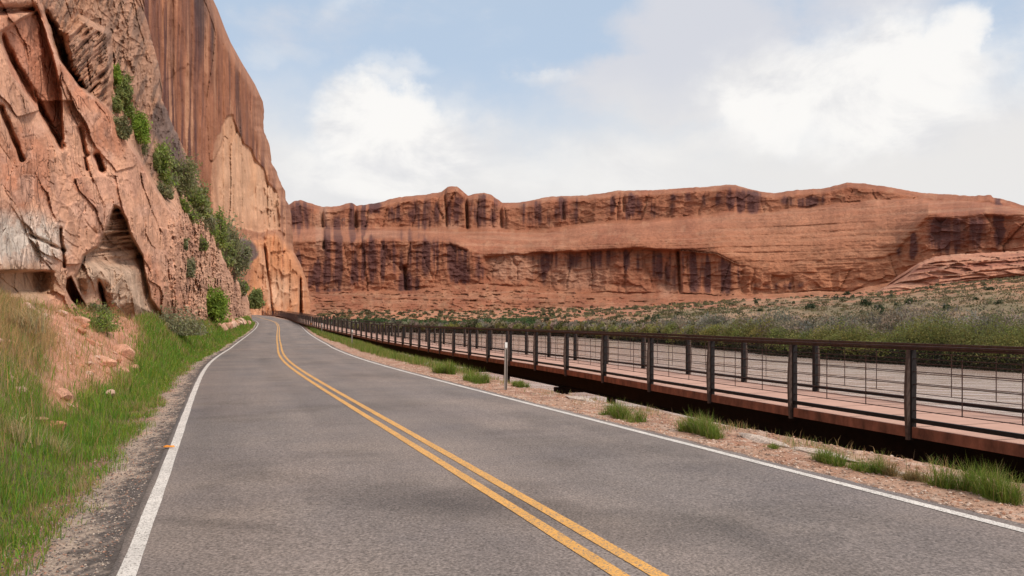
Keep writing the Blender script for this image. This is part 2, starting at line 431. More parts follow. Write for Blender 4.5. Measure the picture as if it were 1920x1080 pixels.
# ------------------------------------------------------------------ river
SHX = [-300, 200, 545, 800, 980, 1187, 1330, 1460, 1640, 1916, 2300, 3200]
SHY = [640, 600, 530, 470, 385, 236, 165, 126, 103, 82, 64, 44]
def shore_y(px): return np.interp(px, SHX, SHY)
WZ = -3.25
m, nt, b = new_mat('silty_glare_water')
g = N(nt, 'ShaderNodeNewGeometry')
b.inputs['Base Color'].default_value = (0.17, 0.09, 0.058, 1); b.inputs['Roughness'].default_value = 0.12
b.inputs['IOR'].default_value = 1.33; b.inputs['Specular IOR Level'].default_value = 0.5
mp0 = N(nt, 'ShaderNodeMapping'); mp0.inputs['Rotation'].default_value = (0, 0, math.radians(24)); L(nt, g.outputs['Position'], mp0.inputs['Vector'])
mp = N(nt, 'ShaderNodeMapping'); mp.inputs['Scale'].default_value = (0.22, 0.9, 1); L(nt, mp0.outputs[0], mp.inputs['Vector'])
n1_ = N(nt, 'ShaderNodeTexNoise', Scale=1.5, Detail=7.0, Roughness=0.62, Distortion=0.5); L(nt, mp.outputs[0], n1_.inputs['Vector'])
bp = N(nt, 'ShaderNodeBump', Distance=0.08, Strength=1.0); L(nt, n1_.outputs['Fac'], bp.inputs['Height']); L(nt, bp.outputs[0], b.inputs['Normal'])
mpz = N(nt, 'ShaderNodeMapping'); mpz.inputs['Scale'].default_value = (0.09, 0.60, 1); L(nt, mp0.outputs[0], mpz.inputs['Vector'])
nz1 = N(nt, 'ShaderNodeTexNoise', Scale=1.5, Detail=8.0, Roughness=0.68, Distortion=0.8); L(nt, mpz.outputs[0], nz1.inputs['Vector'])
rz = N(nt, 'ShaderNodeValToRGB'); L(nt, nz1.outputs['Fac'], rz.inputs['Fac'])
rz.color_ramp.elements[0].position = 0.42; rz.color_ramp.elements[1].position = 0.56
rz.color_ramp.elements[0].color = (0.37, 0.235, 0.175, 1); rz.color_ramp.elements[1].color = (0.60, 0.475, 0.41, 1)  # silt streaks, lightened so the colour itself paints the sky glare
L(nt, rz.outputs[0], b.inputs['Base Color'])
gx = np.array([-700, -300, -100, 0, 60, 160, 500, 1500.]); gy = np.array([-400, -50, 40, 120, 250, 500, 1000, 1700.])
GX, GY = np.meshgrid(gx, gy); Pw = np.stack([GX, GY, np.full(GX.shape, WZ)], -1)
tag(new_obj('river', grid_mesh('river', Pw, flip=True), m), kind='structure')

# ------------------------------------------------------------------ far canyon wall
SKY = [(300, 392), (500, 388), (540, 385), (551, 377), (564, 375), (595, 385), (606, 388), (638, 386), (649, 381), (660, 380), (668, 386), (708, 380), (730, 374), (759, 368), (795, 365), (828, 360), (839, 350), (857, 349), (866, 357), (877, 367), (890, 363), (908, 361), (923, 366), (941, 380), (967, 380), (988, 377), (1025, 369), (1050, 368), (1101, 366), (1123, 363), (1160, 357), (1220, 357), (1293, 352), (1329, 350), (1366, 346), (1380, 347), (1402, 354), (1424, 359), (1453, 362), (1493, 356), (1541, 354), (1566, 348), (1588, 342), (1621, 344), (1676, 352), (1723, 361), (1803, 366), (1828, 368), (1834, 366), (1858, 366), (1862, 370), (1895, 377), (1915, 384), (2100, 420), (2500, 480), (3000, 520)]
skx, sky_ = zip(*SKY)
LED = [(300, 432), (545, 432), (740, 430), (880, 434), (1000, 437), (1100, 426), (1200, 418), (1300, 408), (1380, 404), (1450, 400), (1520, 392), (1620, 380), (1700, 376), (1800, 377), (1916, 391), (2500, 490), (3000, 526)]
LIP = [(300, 452), (545, 455), (700, 450), (850, 458), (905, 482), (1000, 472), (1100, 466), (1250, 464), (1340, 474), (1400, 500), (1480, 520), (1600, 505), (1680, 470), (1740, 405), (1916, 402), (2500, 505), (3000, 540)]
FOOT = [(300, 548), (545, 546), (700, 548), (905, 532), (1100, 548), (1250, 551), (1380, 554), (1480, 548), (1600, 545), (1700, 520), (1916, 480), (2500, 540), (3000, 565)]
BAS = [(300, 584), (545, 584), (1000, 580), (1250, 572), (1400, 560), (1600, 552), (1700, 545), (1800, 530), (1916, 520), (2500, 560), (3000, 575)]
D0T = [(300, 690), (545, 660), (1000, 640), (1400, 560), (1700, 500), (1916, 460), (2500, 380), (3000, 330)]
def T(tb, px): a_, b_ = zip(*tb); return np.interp(px, a_, b_)

px = np.concatenate([np.arange(420, 1960, 1.6), np.arange(1960, 3000, 14)])
tv = np.linspace(0, 1, 200)
PX, TV = np.meshgrid(px, tv)
ys = T(SKY, px) + 1.0 * fbm(px / 9, 0, oct=3, seed=70); yb = T(BAS, px) + 4
PY = yb + (ys - yb) * TV
def soft_line(tb, amp, fr, seed): return T(tb, PX) + amp * fbm(PX / fr, PY * 0 + seed, oct=4, seed=seed)
yl = soft_line(LED, 4, 40, 51); ya_ = soft_line(LIP, 5, 50, 52); yf = soft_line(FOOT, 4, 30, 53)
D0 = T(D0T, PX)
apron = np.clip((PY - yf) / (yb - yf + 1e-6), 0, 1)
D = D0 - 75 * apron ** 0.8
cl = 1 - np.clip((PY - ya_) / (yf - ya_ + 1e-6), 0, 1)      # 0 foot, 1 lip
bul = 1 - np.clip((PY - yl) / (ya_ - yl + 1e-6), 0, 1)      # 0 lip, 1 ledge
up = 1 - np.clip((PY - ys) / (yl - ys + 1e-6), 0, 1)
D = D + 4 * cl + 62 * bul ** 1.6 + 18 * sst(0.0, 0.12, up) + 8 * up
top = np.clip((ys + 11 - PY) / 11, 0, 1); D = D + 34 * top ** 2
# the alcove is hollowed under its lip; the wall at the far right too
alc = (sst(900, 915, PX) * (1 - sst(1370, 1400, PX))) * sst(0.02, 0.2, cl) * (1 - sst(0.93, 1.0, cl)) * (PY > ya_)
D = D + 6 * alc * (0.5 + 0.5 * cl)
D = D - 7 * (sst(1268, 1280, PX) * (1 - sst(1375, 1392, PX))) * (cl > 0) * (cl < 0.97)
Xw = (PX - CX) / F * D0; Zw = (HZ - PY) / F * D0
big = fbm(Xw / 26, Zw / 60, oct=4, seed=61); but = ridged(Xw / 30 + 0.2 * big, Zw / 140, oct=3, seed=62)
steepm = sst(0, .1, up) * (1 - sst(0.9, 1, up)) + sst(0.0, .1, cl) * (1 - sst(.9, 1, cl)) * (bul < 0.01)
leftz = 1 - sst(740, 900, PX)
steepm = np.clip(steepm + 0.8 * leftz * (apron < 0.01), 0, 1)
rr, ox, oy, e_ = cells(Xw / 17 + 0.6 * big, Zw / 60 + 0.3 * big, 64)
D = D + .62 * (6 * big - 10 * (but - 0.45) + 5 * (rr[0] - 0.5) + 4 * np.exp(-e_ * 10) * (rr[1] > .5)) * (0.12 + 0.88 * steepm)
D = D + facets(Xw / 9 + .5 * big, Zw / 5, 66, 1.2, 0.6) * (.2 + .9 * steepm) + 1.2 * fbm(Xw / 5, Zw / 2.4, oct=4, seed=67)
D = D + 2.6 * (apron > 0) * facets(Xw / 7 + .4 * big, Zw / 2.2, 69, 1.3, .7)
strata = fbm(Xw / 90 + 7, Zw / 1.7 + Xw / 60 + 0.8 * big, oct=3, seed=68)
D = D + strata * (3.2 * (apron > 0) + 1.6 * (1 - steepm))
# grooves of the dome, and cleft cracks of the skyline crags
for cx_, y0_, y1_, w_, dd in ((606, 385, 470, 3, 12), (668, 384, 440, 3, 14), (877, 366, 432, 2.5, 16), (838, 356, 432, 2, 8), (941, 378, 430, 3, 8), (1270, 470, 552, 2.5, 10), (756, 500, 548, 3, 9), (1172, 362, 400, 3, 6), (1058, 372, 415, 3, 6)):
    D = D + dd * np.exp(-((PX - cx_ - 0.05 * (PY - 430)) / w_) ** 2) * sst(y0_ - 4, y0_ + 4, PY) * (1 - sst(y1_ - 6, y1_, PY))
Pf = np.stack([(PX - CX) / F * D, D, EYE + (HZ - PY) / F * D], -1)
# colour: stains and fresh faces are in the rock itself
Xr = (PX - CX) / F * D0
st1 = fbm(Xr / 3.2, Zw / 55, oct=4, seed=81); st2 = fbm(Xr / 14, Zw / 30, oct=4, seed=82); st3 = fbm(Xr / 5, Zw / 5, oct=4, seed=83)
CR = np.zeros(Pf.shape) + np.array([0.47, 0.205, 0.115])
CR = mixc(CR, sst(-0.2, 0.5, st2), (0.40, 0.16, 0.09))
CR = mixc(CR, sst(0.1, 0.6, st3) * 0.6, (0.56, 0.30, 0.18))
CR = mixc(CR, 0.55 * sst(0.02, 0.45, strata) * (1 - 0.7 * steepm), (0.58, 0.32, 0.20))
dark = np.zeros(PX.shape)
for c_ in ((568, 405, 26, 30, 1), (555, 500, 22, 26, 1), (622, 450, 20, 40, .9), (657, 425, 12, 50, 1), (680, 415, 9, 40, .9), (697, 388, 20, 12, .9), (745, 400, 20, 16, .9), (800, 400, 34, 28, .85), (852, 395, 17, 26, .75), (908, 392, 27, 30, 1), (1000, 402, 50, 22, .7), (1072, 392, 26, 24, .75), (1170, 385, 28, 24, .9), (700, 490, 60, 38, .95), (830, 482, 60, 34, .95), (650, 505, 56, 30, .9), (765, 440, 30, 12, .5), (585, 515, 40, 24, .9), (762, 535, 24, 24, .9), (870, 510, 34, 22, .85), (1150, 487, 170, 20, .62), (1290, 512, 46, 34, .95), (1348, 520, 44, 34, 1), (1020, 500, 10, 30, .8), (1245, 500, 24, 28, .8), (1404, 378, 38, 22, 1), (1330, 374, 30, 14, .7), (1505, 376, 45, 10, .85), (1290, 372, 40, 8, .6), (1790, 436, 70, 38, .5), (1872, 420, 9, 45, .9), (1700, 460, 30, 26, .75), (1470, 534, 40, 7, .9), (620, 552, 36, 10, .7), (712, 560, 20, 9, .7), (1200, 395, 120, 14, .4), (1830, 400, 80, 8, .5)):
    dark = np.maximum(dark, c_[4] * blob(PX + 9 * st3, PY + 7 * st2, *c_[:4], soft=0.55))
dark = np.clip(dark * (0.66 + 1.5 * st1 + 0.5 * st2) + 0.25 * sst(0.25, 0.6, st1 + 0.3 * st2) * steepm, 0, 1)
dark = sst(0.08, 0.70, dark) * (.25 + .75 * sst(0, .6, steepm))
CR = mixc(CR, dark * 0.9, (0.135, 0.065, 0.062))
pale = np.zeros(PX.shape)
for c_ in ((606, 430, 15, 50, .8), (962, 500, 44, 26, 1), (1085, 515, 60, 26, .7), (640, 540, 20, 5, .5), (1250, 535, 16, 22, .8), (930, 420, 30, 10, .4), (1030, 500, 30, 20, .5), (720, 440, 40, 8, .5), (850, 420, 20, 8, .6)):
    pale = np.maximum(pale, c_[4] * blob(PX + 6 * st3, PY + 4 * st2, *c_[:4], soft=0.4))
pale = np.clip(pale * (1 + 0.8 * st1), 0, 1)
CR = mixc(CR, pale * 0.7 * (1 - dark), (0.62, 0.38, 0.26))
dome = blob(PX, PY, 1540, 480, 200, 80, 0.5); CR = mixc(CR, dome * 0.4 * (1 - dark), (0.62, 0.30, 0.16))
CR = mixc(CR, bul * (bul < 1) * 0.35, (0.56, 0.28, 0.18))
gr = sst(0.1, 0.3, fbm(Xr / 7, Zw / 3, oct=4, seed=88)) * apron
CR = mixc(CR, gr * 0.3, (0.22, 0.17, 0.09))
# wrap over the top and down the back
K = 8; add = np.zeros((K, len(px), 3)); ca = np.zeros((K, len(px), 3))
for k in range(K):
    r = (k + 1) / K
    add[k] = Pf[-1]; add[k, :, 1] += 220 * r; add[k, :, 0] += 0.0; add[k, :, 2] -= 4 + 85 * r ** 2; ca[k] = CR[-1]
Pf = np.concatenate([Pf, add]); CR = np.concatenate([CR, ca])
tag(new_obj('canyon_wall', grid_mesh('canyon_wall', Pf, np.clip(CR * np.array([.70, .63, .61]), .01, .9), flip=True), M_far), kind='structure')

# ------------------------------------------------------------------ far hillside between river and canyon wall
px = np.concatenate([np.arange(430, 1960, 4.0), np.arange(1960, 3000, 20)])
tv = np.concatenate([np.linspace(0, 0.06, 12), np.linspace(0.065, 1, 110)])
PX, TV = np.meshgrid(px, tv)
Ys = shore_y(PX); Ye = np.maximum(T(D0T, PX) - 60, Ys + 15)
Y = Ys * (Ye / Ys) ** TV if False else Ys + (Ye - Ys) * TV ** 1.25
yb = T(BAS, PX)
zb = EYE + (HZ - (yb + 0)) / F * (T(D0T, PX) - 65)
X = (PX - CX) / F * Y
n = fbm(X / 30, Y / 30, oct=5, seed=91); nn = fbm(X / 8, Y / 8, oct=4, seed=92)
bank = WZ - 0.6 + 2.6 * sst(0, 0.035, TV)
tt = np.clip((TV - 0.035) / 0.965, 0, 1)
Z = bank + (zb - (WZ + 2.0)) * (tt ** 1.0) + (1.6 * n + 0.5 * nn) * sst(0.04, 0.2, TV) * (1 - sst(0.9, 1, TV))
def hill_z(pxv, tvv):
    Ys = shore_y(pxv); Ye = np.maximum(T(D0T, pxv) - 60, Ys + 15); Yv = Ys + (Ye - Ys) * tvv ** 1.25
    Xv = (pxv - CX) / F * Yv
    zb = EYE + (HZ - T(BAS, pxv)) / F * (T(D0T, pxv) - 65)
    nv = fbm(Xv / 30, Yv / 30, oct=5, seed=91); nnv = fbm(Xv / 8, Yv / 8, oct=4, seed=92)
    tt = np.clip((tvv - 0.035) / 0.965, 0, 1)
    return Xv, Yv, WZ - 0.6 + 2.6 * sst(0, 0.035, tvv) + (zb - (WZ + 2.0)) * tt + (1.6 * nv + 0.5 * nnv) * sst(0.04, 0.2, tvv) * (1 - sst(0.9, 1, tvv))
Ph = np.stack([X, Y, Z], -1)
C = np.zeros(Ph.shape) + np.array([0.42, 0.18, 0.10])
strat = fbm(X / 60, Z * 1.3, oct=3, seed=94)
C = mixc(C, sst(0, 0.5, strat), (0.40, 0.16, 0.10))
C = mixc(C, sst(-0.3, 0.2, nn) * 0.35, (0.26, 0.20, 0.12))
tan = sst(1080, 1300, PX + 60 * n) * (1 - sst(0.55, 0.95, TV + 0.2 * n + 0.3 * sst(1600, 1900, PX)))
C = mixc(C, tan * 0.85, (0.27, 0.185, 0.115))
C = mixc(C, tan * sst(-0.15, 0.25, nn) * 0.7, (0.15, 0.125, 0.07))
C = mixc(C, sst(.1, .3, fbm(X / 25, Z * .9, oct=4, seed=95)) * sst(.35, .6, TV) * .6, (0.38, 0.13, 0.075))
C = mixc(C, (1 - sst(0.0, 0.09, TV)), (0.09, 0.055, 0.04))  # bank soil darkened toward the water to paint the shade below the willows
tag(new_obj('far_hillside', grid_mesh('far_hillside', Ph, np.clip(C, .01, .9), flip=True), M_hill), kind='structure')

# low layered mound on the right in front of the canyon wall
MS = [(1640, 548), (1680, 528), (1705, 510), (1724, 492), (1752, 481), (1800, 476), (1850, 474), (1916, 470), (1990, 468), (2100, 474), (2300, 500), (2500, 540)]
px = np.arange(1642, 2500, 2.2); tv = np.linspace(0, 1, 70); PX, TV = np.meshgrid(px, tv)
ys = T(MS, px) + 1.2 * fbm(px / 8, 1, oct=3, seed=71); yb = np.interp(px, [1650, 1760, 1916, 2500], [552, 548, 544, 575.])
PY = yb + (ys - yb) * TV
Dm = np.interp(PX, [1670, 1916, 2500], [395, 365, 330.]) + 34 * TV ** 2 + 24 * sst(.85, 1, TV)
Xw = (PX - CX) / F * Dm; Zw = (HZ - PY) / F * Dm
sl_ = fbm(Xw / 26, Zw / 1.5 - Xw / 20, oct=4, seed=74)
Dm = Dm + 4.2 * sl_ + 3 * facets(Xw / 8 + .3 * sl_, Zw / 3 - Xw / 30, 75, 1, .8)
Pm = np.stack([(PX - CX) / F * Dm, Dm, EYE + (HZ - PY) / F * Dm], -1)
C = mixc(np.zeros(Pm.shape) + np.array([0.47, 0.21, 0.13]), sst(-.1, .4, sl_), (0.33, 0.13, 0.085)); C = mixc(C, sst(.1, .5, fbm(Xw / 6, Zw / 2, oct=3, seed=77)) * .5, (0.54, 0.31, 0.2))
add = np.stack([Pm[-1] + np.array([0, 25 * k, -3 - 3.0 * k * k]) for k in (1, 2, 3)])
Pm = np.concatenate([Pm, add]); C = np.concatenate([C, np.stack([C[-1]] * 3)])
tag(new_obj('layered_mound', grid_mesh('layered_mound', Pm, np.clip(C, .01, .9), flip=True), M_far), kind='structure')

# ------------------------------------------------------------------ tall streaked wall on the left
SIL = [(330, -140), (370, -60), (400, 0), (415, 40), (430, 75), (455, 120), (478, 158), (488, 180), (487, 205), (488, 235), (500, 260), (505, 300), (512, 312), (522, 335), (530, 352), (532, 365), (541, 385), (543, 420), (548, 470), (560, 490), (572, 520), (577, 545), (579, 583), (581, 600), (583, 640)]
sx_, sy2 = zip(*SIL)
py = np.arange(-140, 600, 1.7); tu = np.linspace(0, 1, 330)
TU, PY = np.meshgrid(tu, py)
xr = np.interp(PY, sy2, sx_) + 1.6 * fbm(PY / 7, PY * 0, oct=3, seed=101) * sst(150, 260, PY) + 2.0 * (cells(PY / 22 + 5, PY * 0 + .5, 102)[0][0] - .5) * sst(200, 300, PY)
PX = 60 + (xr - 60) * TU
Y0 = np.interp(PX, [60, 240, 400, 470, 545, 590], [170, 205, 255, 290, 325, 345])
Zw = (HZ - PY) / F * Y0
U = Y0 * 1.05
lean = 0.22 * np.clip(Zw - 20, 0, 200)
big = fbm(U / 22, Zw / 60, oct=4, seed=111)
D = Y0 + lean + 5 * big + 1.5 * fbm(U / 2.2, Zw / 45, oct=3, seed=112) + 1.2 * fbm(U / 6, Zw / 6, oct=4, seed=113)
rr, ox, oy, e_ = cells(U / 14 + .4 * big, Zw / 30 + .5 * big, 114)
D = D + 2.6 * (rr[0] - .5) * (rr[1] > .4) + .8 * np.exp(-e_ * 14) * (rr[2] > .6)
edge = (xr - PX)
D = D + 16 * np.clip(1 - edge / 16, 0, 1) ** 2
# blocky broken edge and stepped lower part
lowz = sst(300, 380, PY) * sst(470, 520, PX)
D = D + lowz * 2.4 * facets(U / 6, Zw / 7, 116, 1.2, .6)
# a fresh scar, deeper than the varnished face round it
SC = [(412, 250), (420, 222), (436, 214), (447, 246), (456, 268), (472, 280), (478, 298), (497, 318), (503, 342), (521, 362), (525, 430), (490, 436), (440, 424), (398, 415), (394, 330), (402, 262)]
wx = 3 * fbm(PX / 12, PY / 12, oct=3, seed=117)
sc = poly_sd(PX + wx, PY + wx, SC); scm = sst(-1, 2, sc); D = D + 2.2 * scm * sst(395, 440, PX)
LO = [(470, 455), (520, 440), (548, 470), (575, 520), (585, 600), (440, 610), (470, 520)]
lom = sst(-8, 8, poly_sd(PX + 2 * wx, PY + 2 * wx, LO)); D = D - 8 * lom
# long ledge under the scar
D = D - 9 * sst(0, 6, PY - (428 + 0.30 * (PX - 400))) * (PX > 380) * (1 - lom)
# slanting pillar at the foot
D = D + 14 * np.exp(-((PX - 563 - 0.02 * (PY - 540)) / 2.6) ** 2) * sst(510, 530, PY) + 5 * np.exp(-((PX - 497 - .12 * (PY - 470)) / 2) ** 2) * sst(450, 470, PY)
Pb = np.stack([(PX - CX) / F * D, D, EYE + (HZ - PY) / F * D], -1)
dx = 0.10 * (PY - 200) * 0   # streaks fall straight
uw = U + 1.2 * fbm(U / 6, Zw / 25, oct=3, seed=124)
s1 = .6 * fbm(uw / 3.1, Zw / 60, oct=5, seed=121, gain=.6) + .55 * fbm(uw / .8, Zw / 28, oct=3, seed=125) * sst(-.4, .4, fbm(U / 12, Zw / 25, oct=2, seed=126)); s2 = fbm(U / 5.5, Zw / 60, oct=3, seed=122); s3 = fbm(U / 9, Zw / 12, oct=4, seed=123)
C = np.zeros(Pb.shape) + np.array([0.33, 0.142, 0.082])
C = mixc(C, sst(-0.2, 0.3, s1 + .3 * s2), (0.13, 0.06, 0.05))
C = mixc(C, sst(0.12, 0.42, -s1 + .55 * s2 + .25 * s3) * (.6 + .65 * sst(60, 320, PY)), (0.47, 0.24, 0.145))
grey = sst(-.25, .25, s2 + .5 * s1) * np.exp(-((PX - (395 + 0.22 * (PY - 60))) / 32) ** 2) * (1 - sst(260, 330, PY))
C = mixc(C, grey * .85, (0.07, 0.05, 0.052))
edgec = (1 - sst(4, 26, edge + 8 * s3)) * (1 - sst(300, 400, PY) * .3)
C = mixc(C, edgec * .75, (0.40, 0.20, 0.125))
org = sst(.15, .5, -s1 - .4 * s2) * (1 - sst(300, 350, PX))
C = mixc(C, org * .8, (0.48, 0.22, 0.11))
CS = mixc(np.zeros(C.shape) + np.array([0.60, 0.355, 0.225]), sst(.1, .5, s1) * .6, (0.42, 0.20, 0.13)); CS = mixc(CS, sst(.2, .5, s3) * .5, (0.56, 0.30, 0.17))
scc = scm * sst(-.5, .6, (PX - 398 - (340 - PY).clip(0, 200) * .16) / 60 + .7 * s1 + .1)
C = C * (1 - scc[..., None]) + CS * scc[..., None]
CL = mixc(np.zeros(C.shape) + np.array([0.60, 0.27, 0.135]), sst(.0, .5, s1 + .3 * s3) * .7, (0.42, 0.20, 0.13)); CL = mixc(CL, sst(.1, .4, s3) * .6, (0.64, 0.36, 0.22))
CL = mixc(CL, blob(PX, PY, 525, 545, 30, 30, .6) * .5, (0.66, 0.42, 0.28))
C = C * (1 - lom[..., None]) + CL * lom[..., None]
gp = blob(PX + 2 * wx, PY + 2 * wx, 449, 472, 34, 26, .12); C = mixc(C, gp * .9, (0.125, 0.10, 0.10))
C = mixc(C, sst(370, 440, PY) * (1 - lom) * (1 - gp) * .5, (0.5, 0.25, 0.15))
K = 9
addP = np.zeros((Pb.shape[0], K, 3)); addC = np.zeros((Pb.shape[0], K, 3))
for k in range(K):
    r = (k + 1) / K
    addP[:, k] = Pb[:, -1]; addP[:, k, 1] += 150 * r ** 1.3; addP[:, k, 0] -= 6 * r + 75 * r ** 2; addC[:, k] = C[:, -1]
Pb = np.concatenate([Pb, addP], 1); C = np.concatenate([C, addC], 1)
topP = np.stack([Pb[0] + np.array([-60 * r, 60 * r, -20 * r]) for r in (1, .6, .3)]); C = np.concatenate([np.stack([C[0]] * 3), C]); Pb = np.concatenate([topP, Pb])
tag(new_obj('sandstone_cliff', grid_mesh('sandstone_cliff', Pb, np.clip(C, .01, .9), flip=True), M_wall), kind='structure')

# ------------------------------------------------------------------ near rock face above the road
S1 = [(240, -330), (255, -140), (262, -60), (265, 0), (277, 47), (298, 125), (300, 175), (318, 220), (346, 283), (372, 335), (390, 403), (397, 431), (415, 475), (434, 516), (462, 545), (468, 575), (472, 600), (474, 640), (474, 900)]
s1x, s1y = zip(*S1)
py = np.concatenate([np.arange(-330, -10, 6.0), np.arange(-10, 640, 1.35), np.arange(640, 860, 10)])
pxl = np.concatenate([np.arange(-900, -10, 22.0), np.linspace(-10, 470, 345)])
tu = (pxl + 900) / 1370
TU, PY = np.meshgrid(tu, py)
xr = np.interp(PY, s1y, s1x) + 2.2 * fbm(PY / 9, PY * 0, oct=4, seed=131)
PX = -900 + (xr + 900) * TU
Y0 = np.interp(PX, [-900, -300, 0, 120, 250, 330, 380, 420, 450, 474], [8.5, 15, 23, 29, 37, 47, 64, 88, 125, 170])
S0 = [(-900, -400), (40, -400), (60, -60), (79, 25), (107, 110), (151, 167), (201, 205), (220, 239), (258, 296), (282, 340), (318, 400), (345, 470), (372, 540), (410, 600), (420, 900), (-900, 900)]
wq = 5 * fbm(PX / 25, PY / 25, oct=4, seed=132)
sd0 = poly_sd(PX + wq, PY + wq, S0)
mid = 1 - sst(-7, 1, sd0)
mid_up = mid * (1 - sst(330, 430, PY))
Yb = Y0 * (1 + 0.17 * mid_up)
mpp = Yb / F
sc_ = 1.0 / np.interp(PX, [0, 250, 330, 400, 474], [1, 1.15, 1.35, 1.9, 2.8])     # image feature scale shrinks with distance
# along the tilted beds (falls to the right) and across them
th = math.radians(24)
al = (PX * math.sin(th) + PY * math.cos(th)); ac = (PX * math.cos(th) - PY * math.sin(th))
wob = 16 * fbm(PX / 90, PY / 90, oct=3, seed=133)
ac2 = (ac + wob) / sc_; al2 = al / sc_
rel = 0
calm = .35 + .65 * sst(-.15, .35, fbm(PX / 110, PY / 110, oct=2, seed=149))
upw = .35 + .65 * (1 - sst(200, 300, PY))
rel = rel + 1.0 * upw * facets(ac2 / 70, al2 / 230, 141, 1.15, .05)
rel = rel + 0.26 * calm * facets(ac2 / 30 + .3, al2 / 95, 142, 1.2, .3)
rel = rel + 0.11 * calm * facets(PX / sc_ / 15 + .02 * wob, PY / sc_ / 26, 143, 1.4, .5)
rel = rel + 0.035 * facets(PX / sc_ / 6, PY / sc_ / 8, 144, 1.4, .5)
rel = rel + 0.9 * fbm(ac2 / 130, al2 / 260, oct=3, seed=145) + 0.10 * fbm(PX / 18, PY / 26, oct=4, seed=146)
# deep slots between slabs
slot = np.exp(-((fbm(ac2 / 75, al2 / 330, oct=2, seed=147) - .08) / .035) ** 2) * sst(.05, .4, fbm(PX / 70, PY / 70, oct=3, seed=148) + .25) * (1 - sst(400, 470, PY))
rel = rel + .7 * slot * calm * upw
rough = sst(300, 360, PX) + mid
rel = rel + np.where(mid > .5, .55, 1) * rough * (0.22 * facets(PX / sc_ / 14, PY / sc_ / 20, 151, 1.5, .6) + .3 * ridged(ac2 / 26, al2 / 70, oct=3, seed=152))
lean = 0.16 * np.clip((560 - PY) * mpp - 1, 0, 100)
lowr = sst(300, 350, PX) * sst(330, 430, PY)
rel = rel + lowr * (.42 * facets(PX / sc_ / 16, PY / sc_ / 24, 171, 1.5, .5) + .22 * facets(PX / sc_ / 7, PY / sc_ / 9, 172, 1.5, .5))
amp = Yb * 0.027
D = Yb + rel * amp + lean
# the gouged slab at upper left
G1 = [(0, 60), (70, 18), (88, 70), (112, 160), (118, 260), (112, 275), (60, 190), (20, 140)]
g1 = sst(-3, 4, poly_sd(PX + wq * .5, PY, G1)); D = D + 1.3 * g1
for x0, y0, x1, y1, w_, dp in ((0, 70, 112, 275, 7, 1.3), (84, 30, 150, 165, 9, 1.8), (150, 240, 160, 290, 5, .9), (180, 292, 190, 318, 6, 1.6), (157, 297, 163, 318, 3, 1), (0, 200, 40, 300, 5, .9), (56, 440, 118, 470, 3, .5), (112, 430, 120, 500, 3, .7), (0, 20, 60, 16, 7, 2)):
    ex, ey = x1 - x0, y1 - y0; t_ = np.clip(((PX - x0) * ex + (PY - y0) * ey) / (ex * ex + ey * ey), 0, 1)
    dd = np.hypot(PX + wq * .6 - x0 - t_ * ex, PY - y0 - t_ * ey); D = D + dp * np.exp(-(dd / w_) ** 2)
# triangular hollow with its fallen block
CV = [(214, 384), (224, 388), (238, 412), (247, 440), (268, 478), (275, 520), (284, 560), (304, 588), (325, 600), (215, 604), (168, 596), (150, 560), (138, 520), (155, 478), (182, 462), (190, 440), (203, 410)]
cs = poly_sd(PX + wq * .35, PY + wq * .35, CV)
cvm = sst(-1, 5, cs); D = D + (1.6 + 1.0 * blob(PX, PY, 225, 470, 60, 30)) * cvm * (1 - .35 * sst(480, 560, PY))
BL = [(140, 520), (158, 482), (190, 486), (235, 490), (258, 502), (264, 530), (280, 570), (300, 592), (210, 594), (190, 570), (185, 545), (160, 560), (146, 540)]
bs = poly_sd(PX, PY, BL); D = D - 1.5 * sst(0, 26, bs)
D = D + 2.0 * np.exp(-((PX - 190 - .25 * (PY - 545)) / 3.0) ** 2) * sst(520, 535, PY) * (1 - sst(590, 600, PY))
st_ = fbm(PX / 60, (PY + .12 * PX) / 5, oct=3, seed=155); D = D + .7 * st_ * cvm * (1 - sst(475, 490, PY))
HL = [(125, 522), (133, 518), (146, 545), (162, 575), (152, 585), (132, 562), (122, 540)]
D = D + 3.5 * sst(-1, 3, poly_sd(PX, PY, HL))
# brow of rock above the bank at far left, undercut
D = D + 2.0 * sst(505, 512, PY + .1 * wq) * (1 - sst(70, 110, PX)) * (1 - sst(540, 570, PY))
# the crag in the middle distance leans out
CG = [(118, 60), (150, 30), (205, 60), (208, 110), (210, 215), (195, 240), (160, 175), (128, 130)]
cg = sst(-4, 8, poly_sd(PX + wq, PY, CG)); D = D - 3.5 * cg * mid + cg * mid * 1.6 * fbm((PX + PY) / 9, (PX - PY) / 50, oct=3, seed=157)
edge = xr - PX
D = D + Yb * .06 * np.clip(1 - edge / 12, 0, 1) ** 2
Pn = np.stack([(PX - CX) / F * D, D, EYE + (HZ - PY) / F * D], -1)
v1 = fbm(ac2 / 40, al2 / 150, oct=4, seed=161); v2 = fbm(PX / 50, PY / 50, oct=5, seed=162); v3 = fbm(PX / 9, PY / 14, oct=4, seed=163)
C = np.zeros(Pn.shape) + np.array([0.63, 0.335, 0.215])
C = mixc(C, sst(-.05, .45, v1), (0.53, 0.235, 0.14))
C = mixc(C, sst(.05, .45, v2) * .6, (0.62, 0.36, 0.26))
C = mixc(C, sst(.1, .5, -v2 + .4 * v3) * .55, (0.50, 0.27, 0.19))
C = mixc(C, g1 * .7, (0.46, 0.185, 0.11))
C = mixc(C, sst(.15, .45, fbm(ac2 / 9, al2 / 120, oct=3, seed=164)) * .35, (0.34, 0.17, 0.12))
wh = blob(PX + 4 * wq, PY + 2 * wq, 40, 450, 75, 52, .35); C = mixc(C, wh * (.65 + .35 * sst(-.2, .3, v3 + v2)), (0.66, 0.55, 0.46))
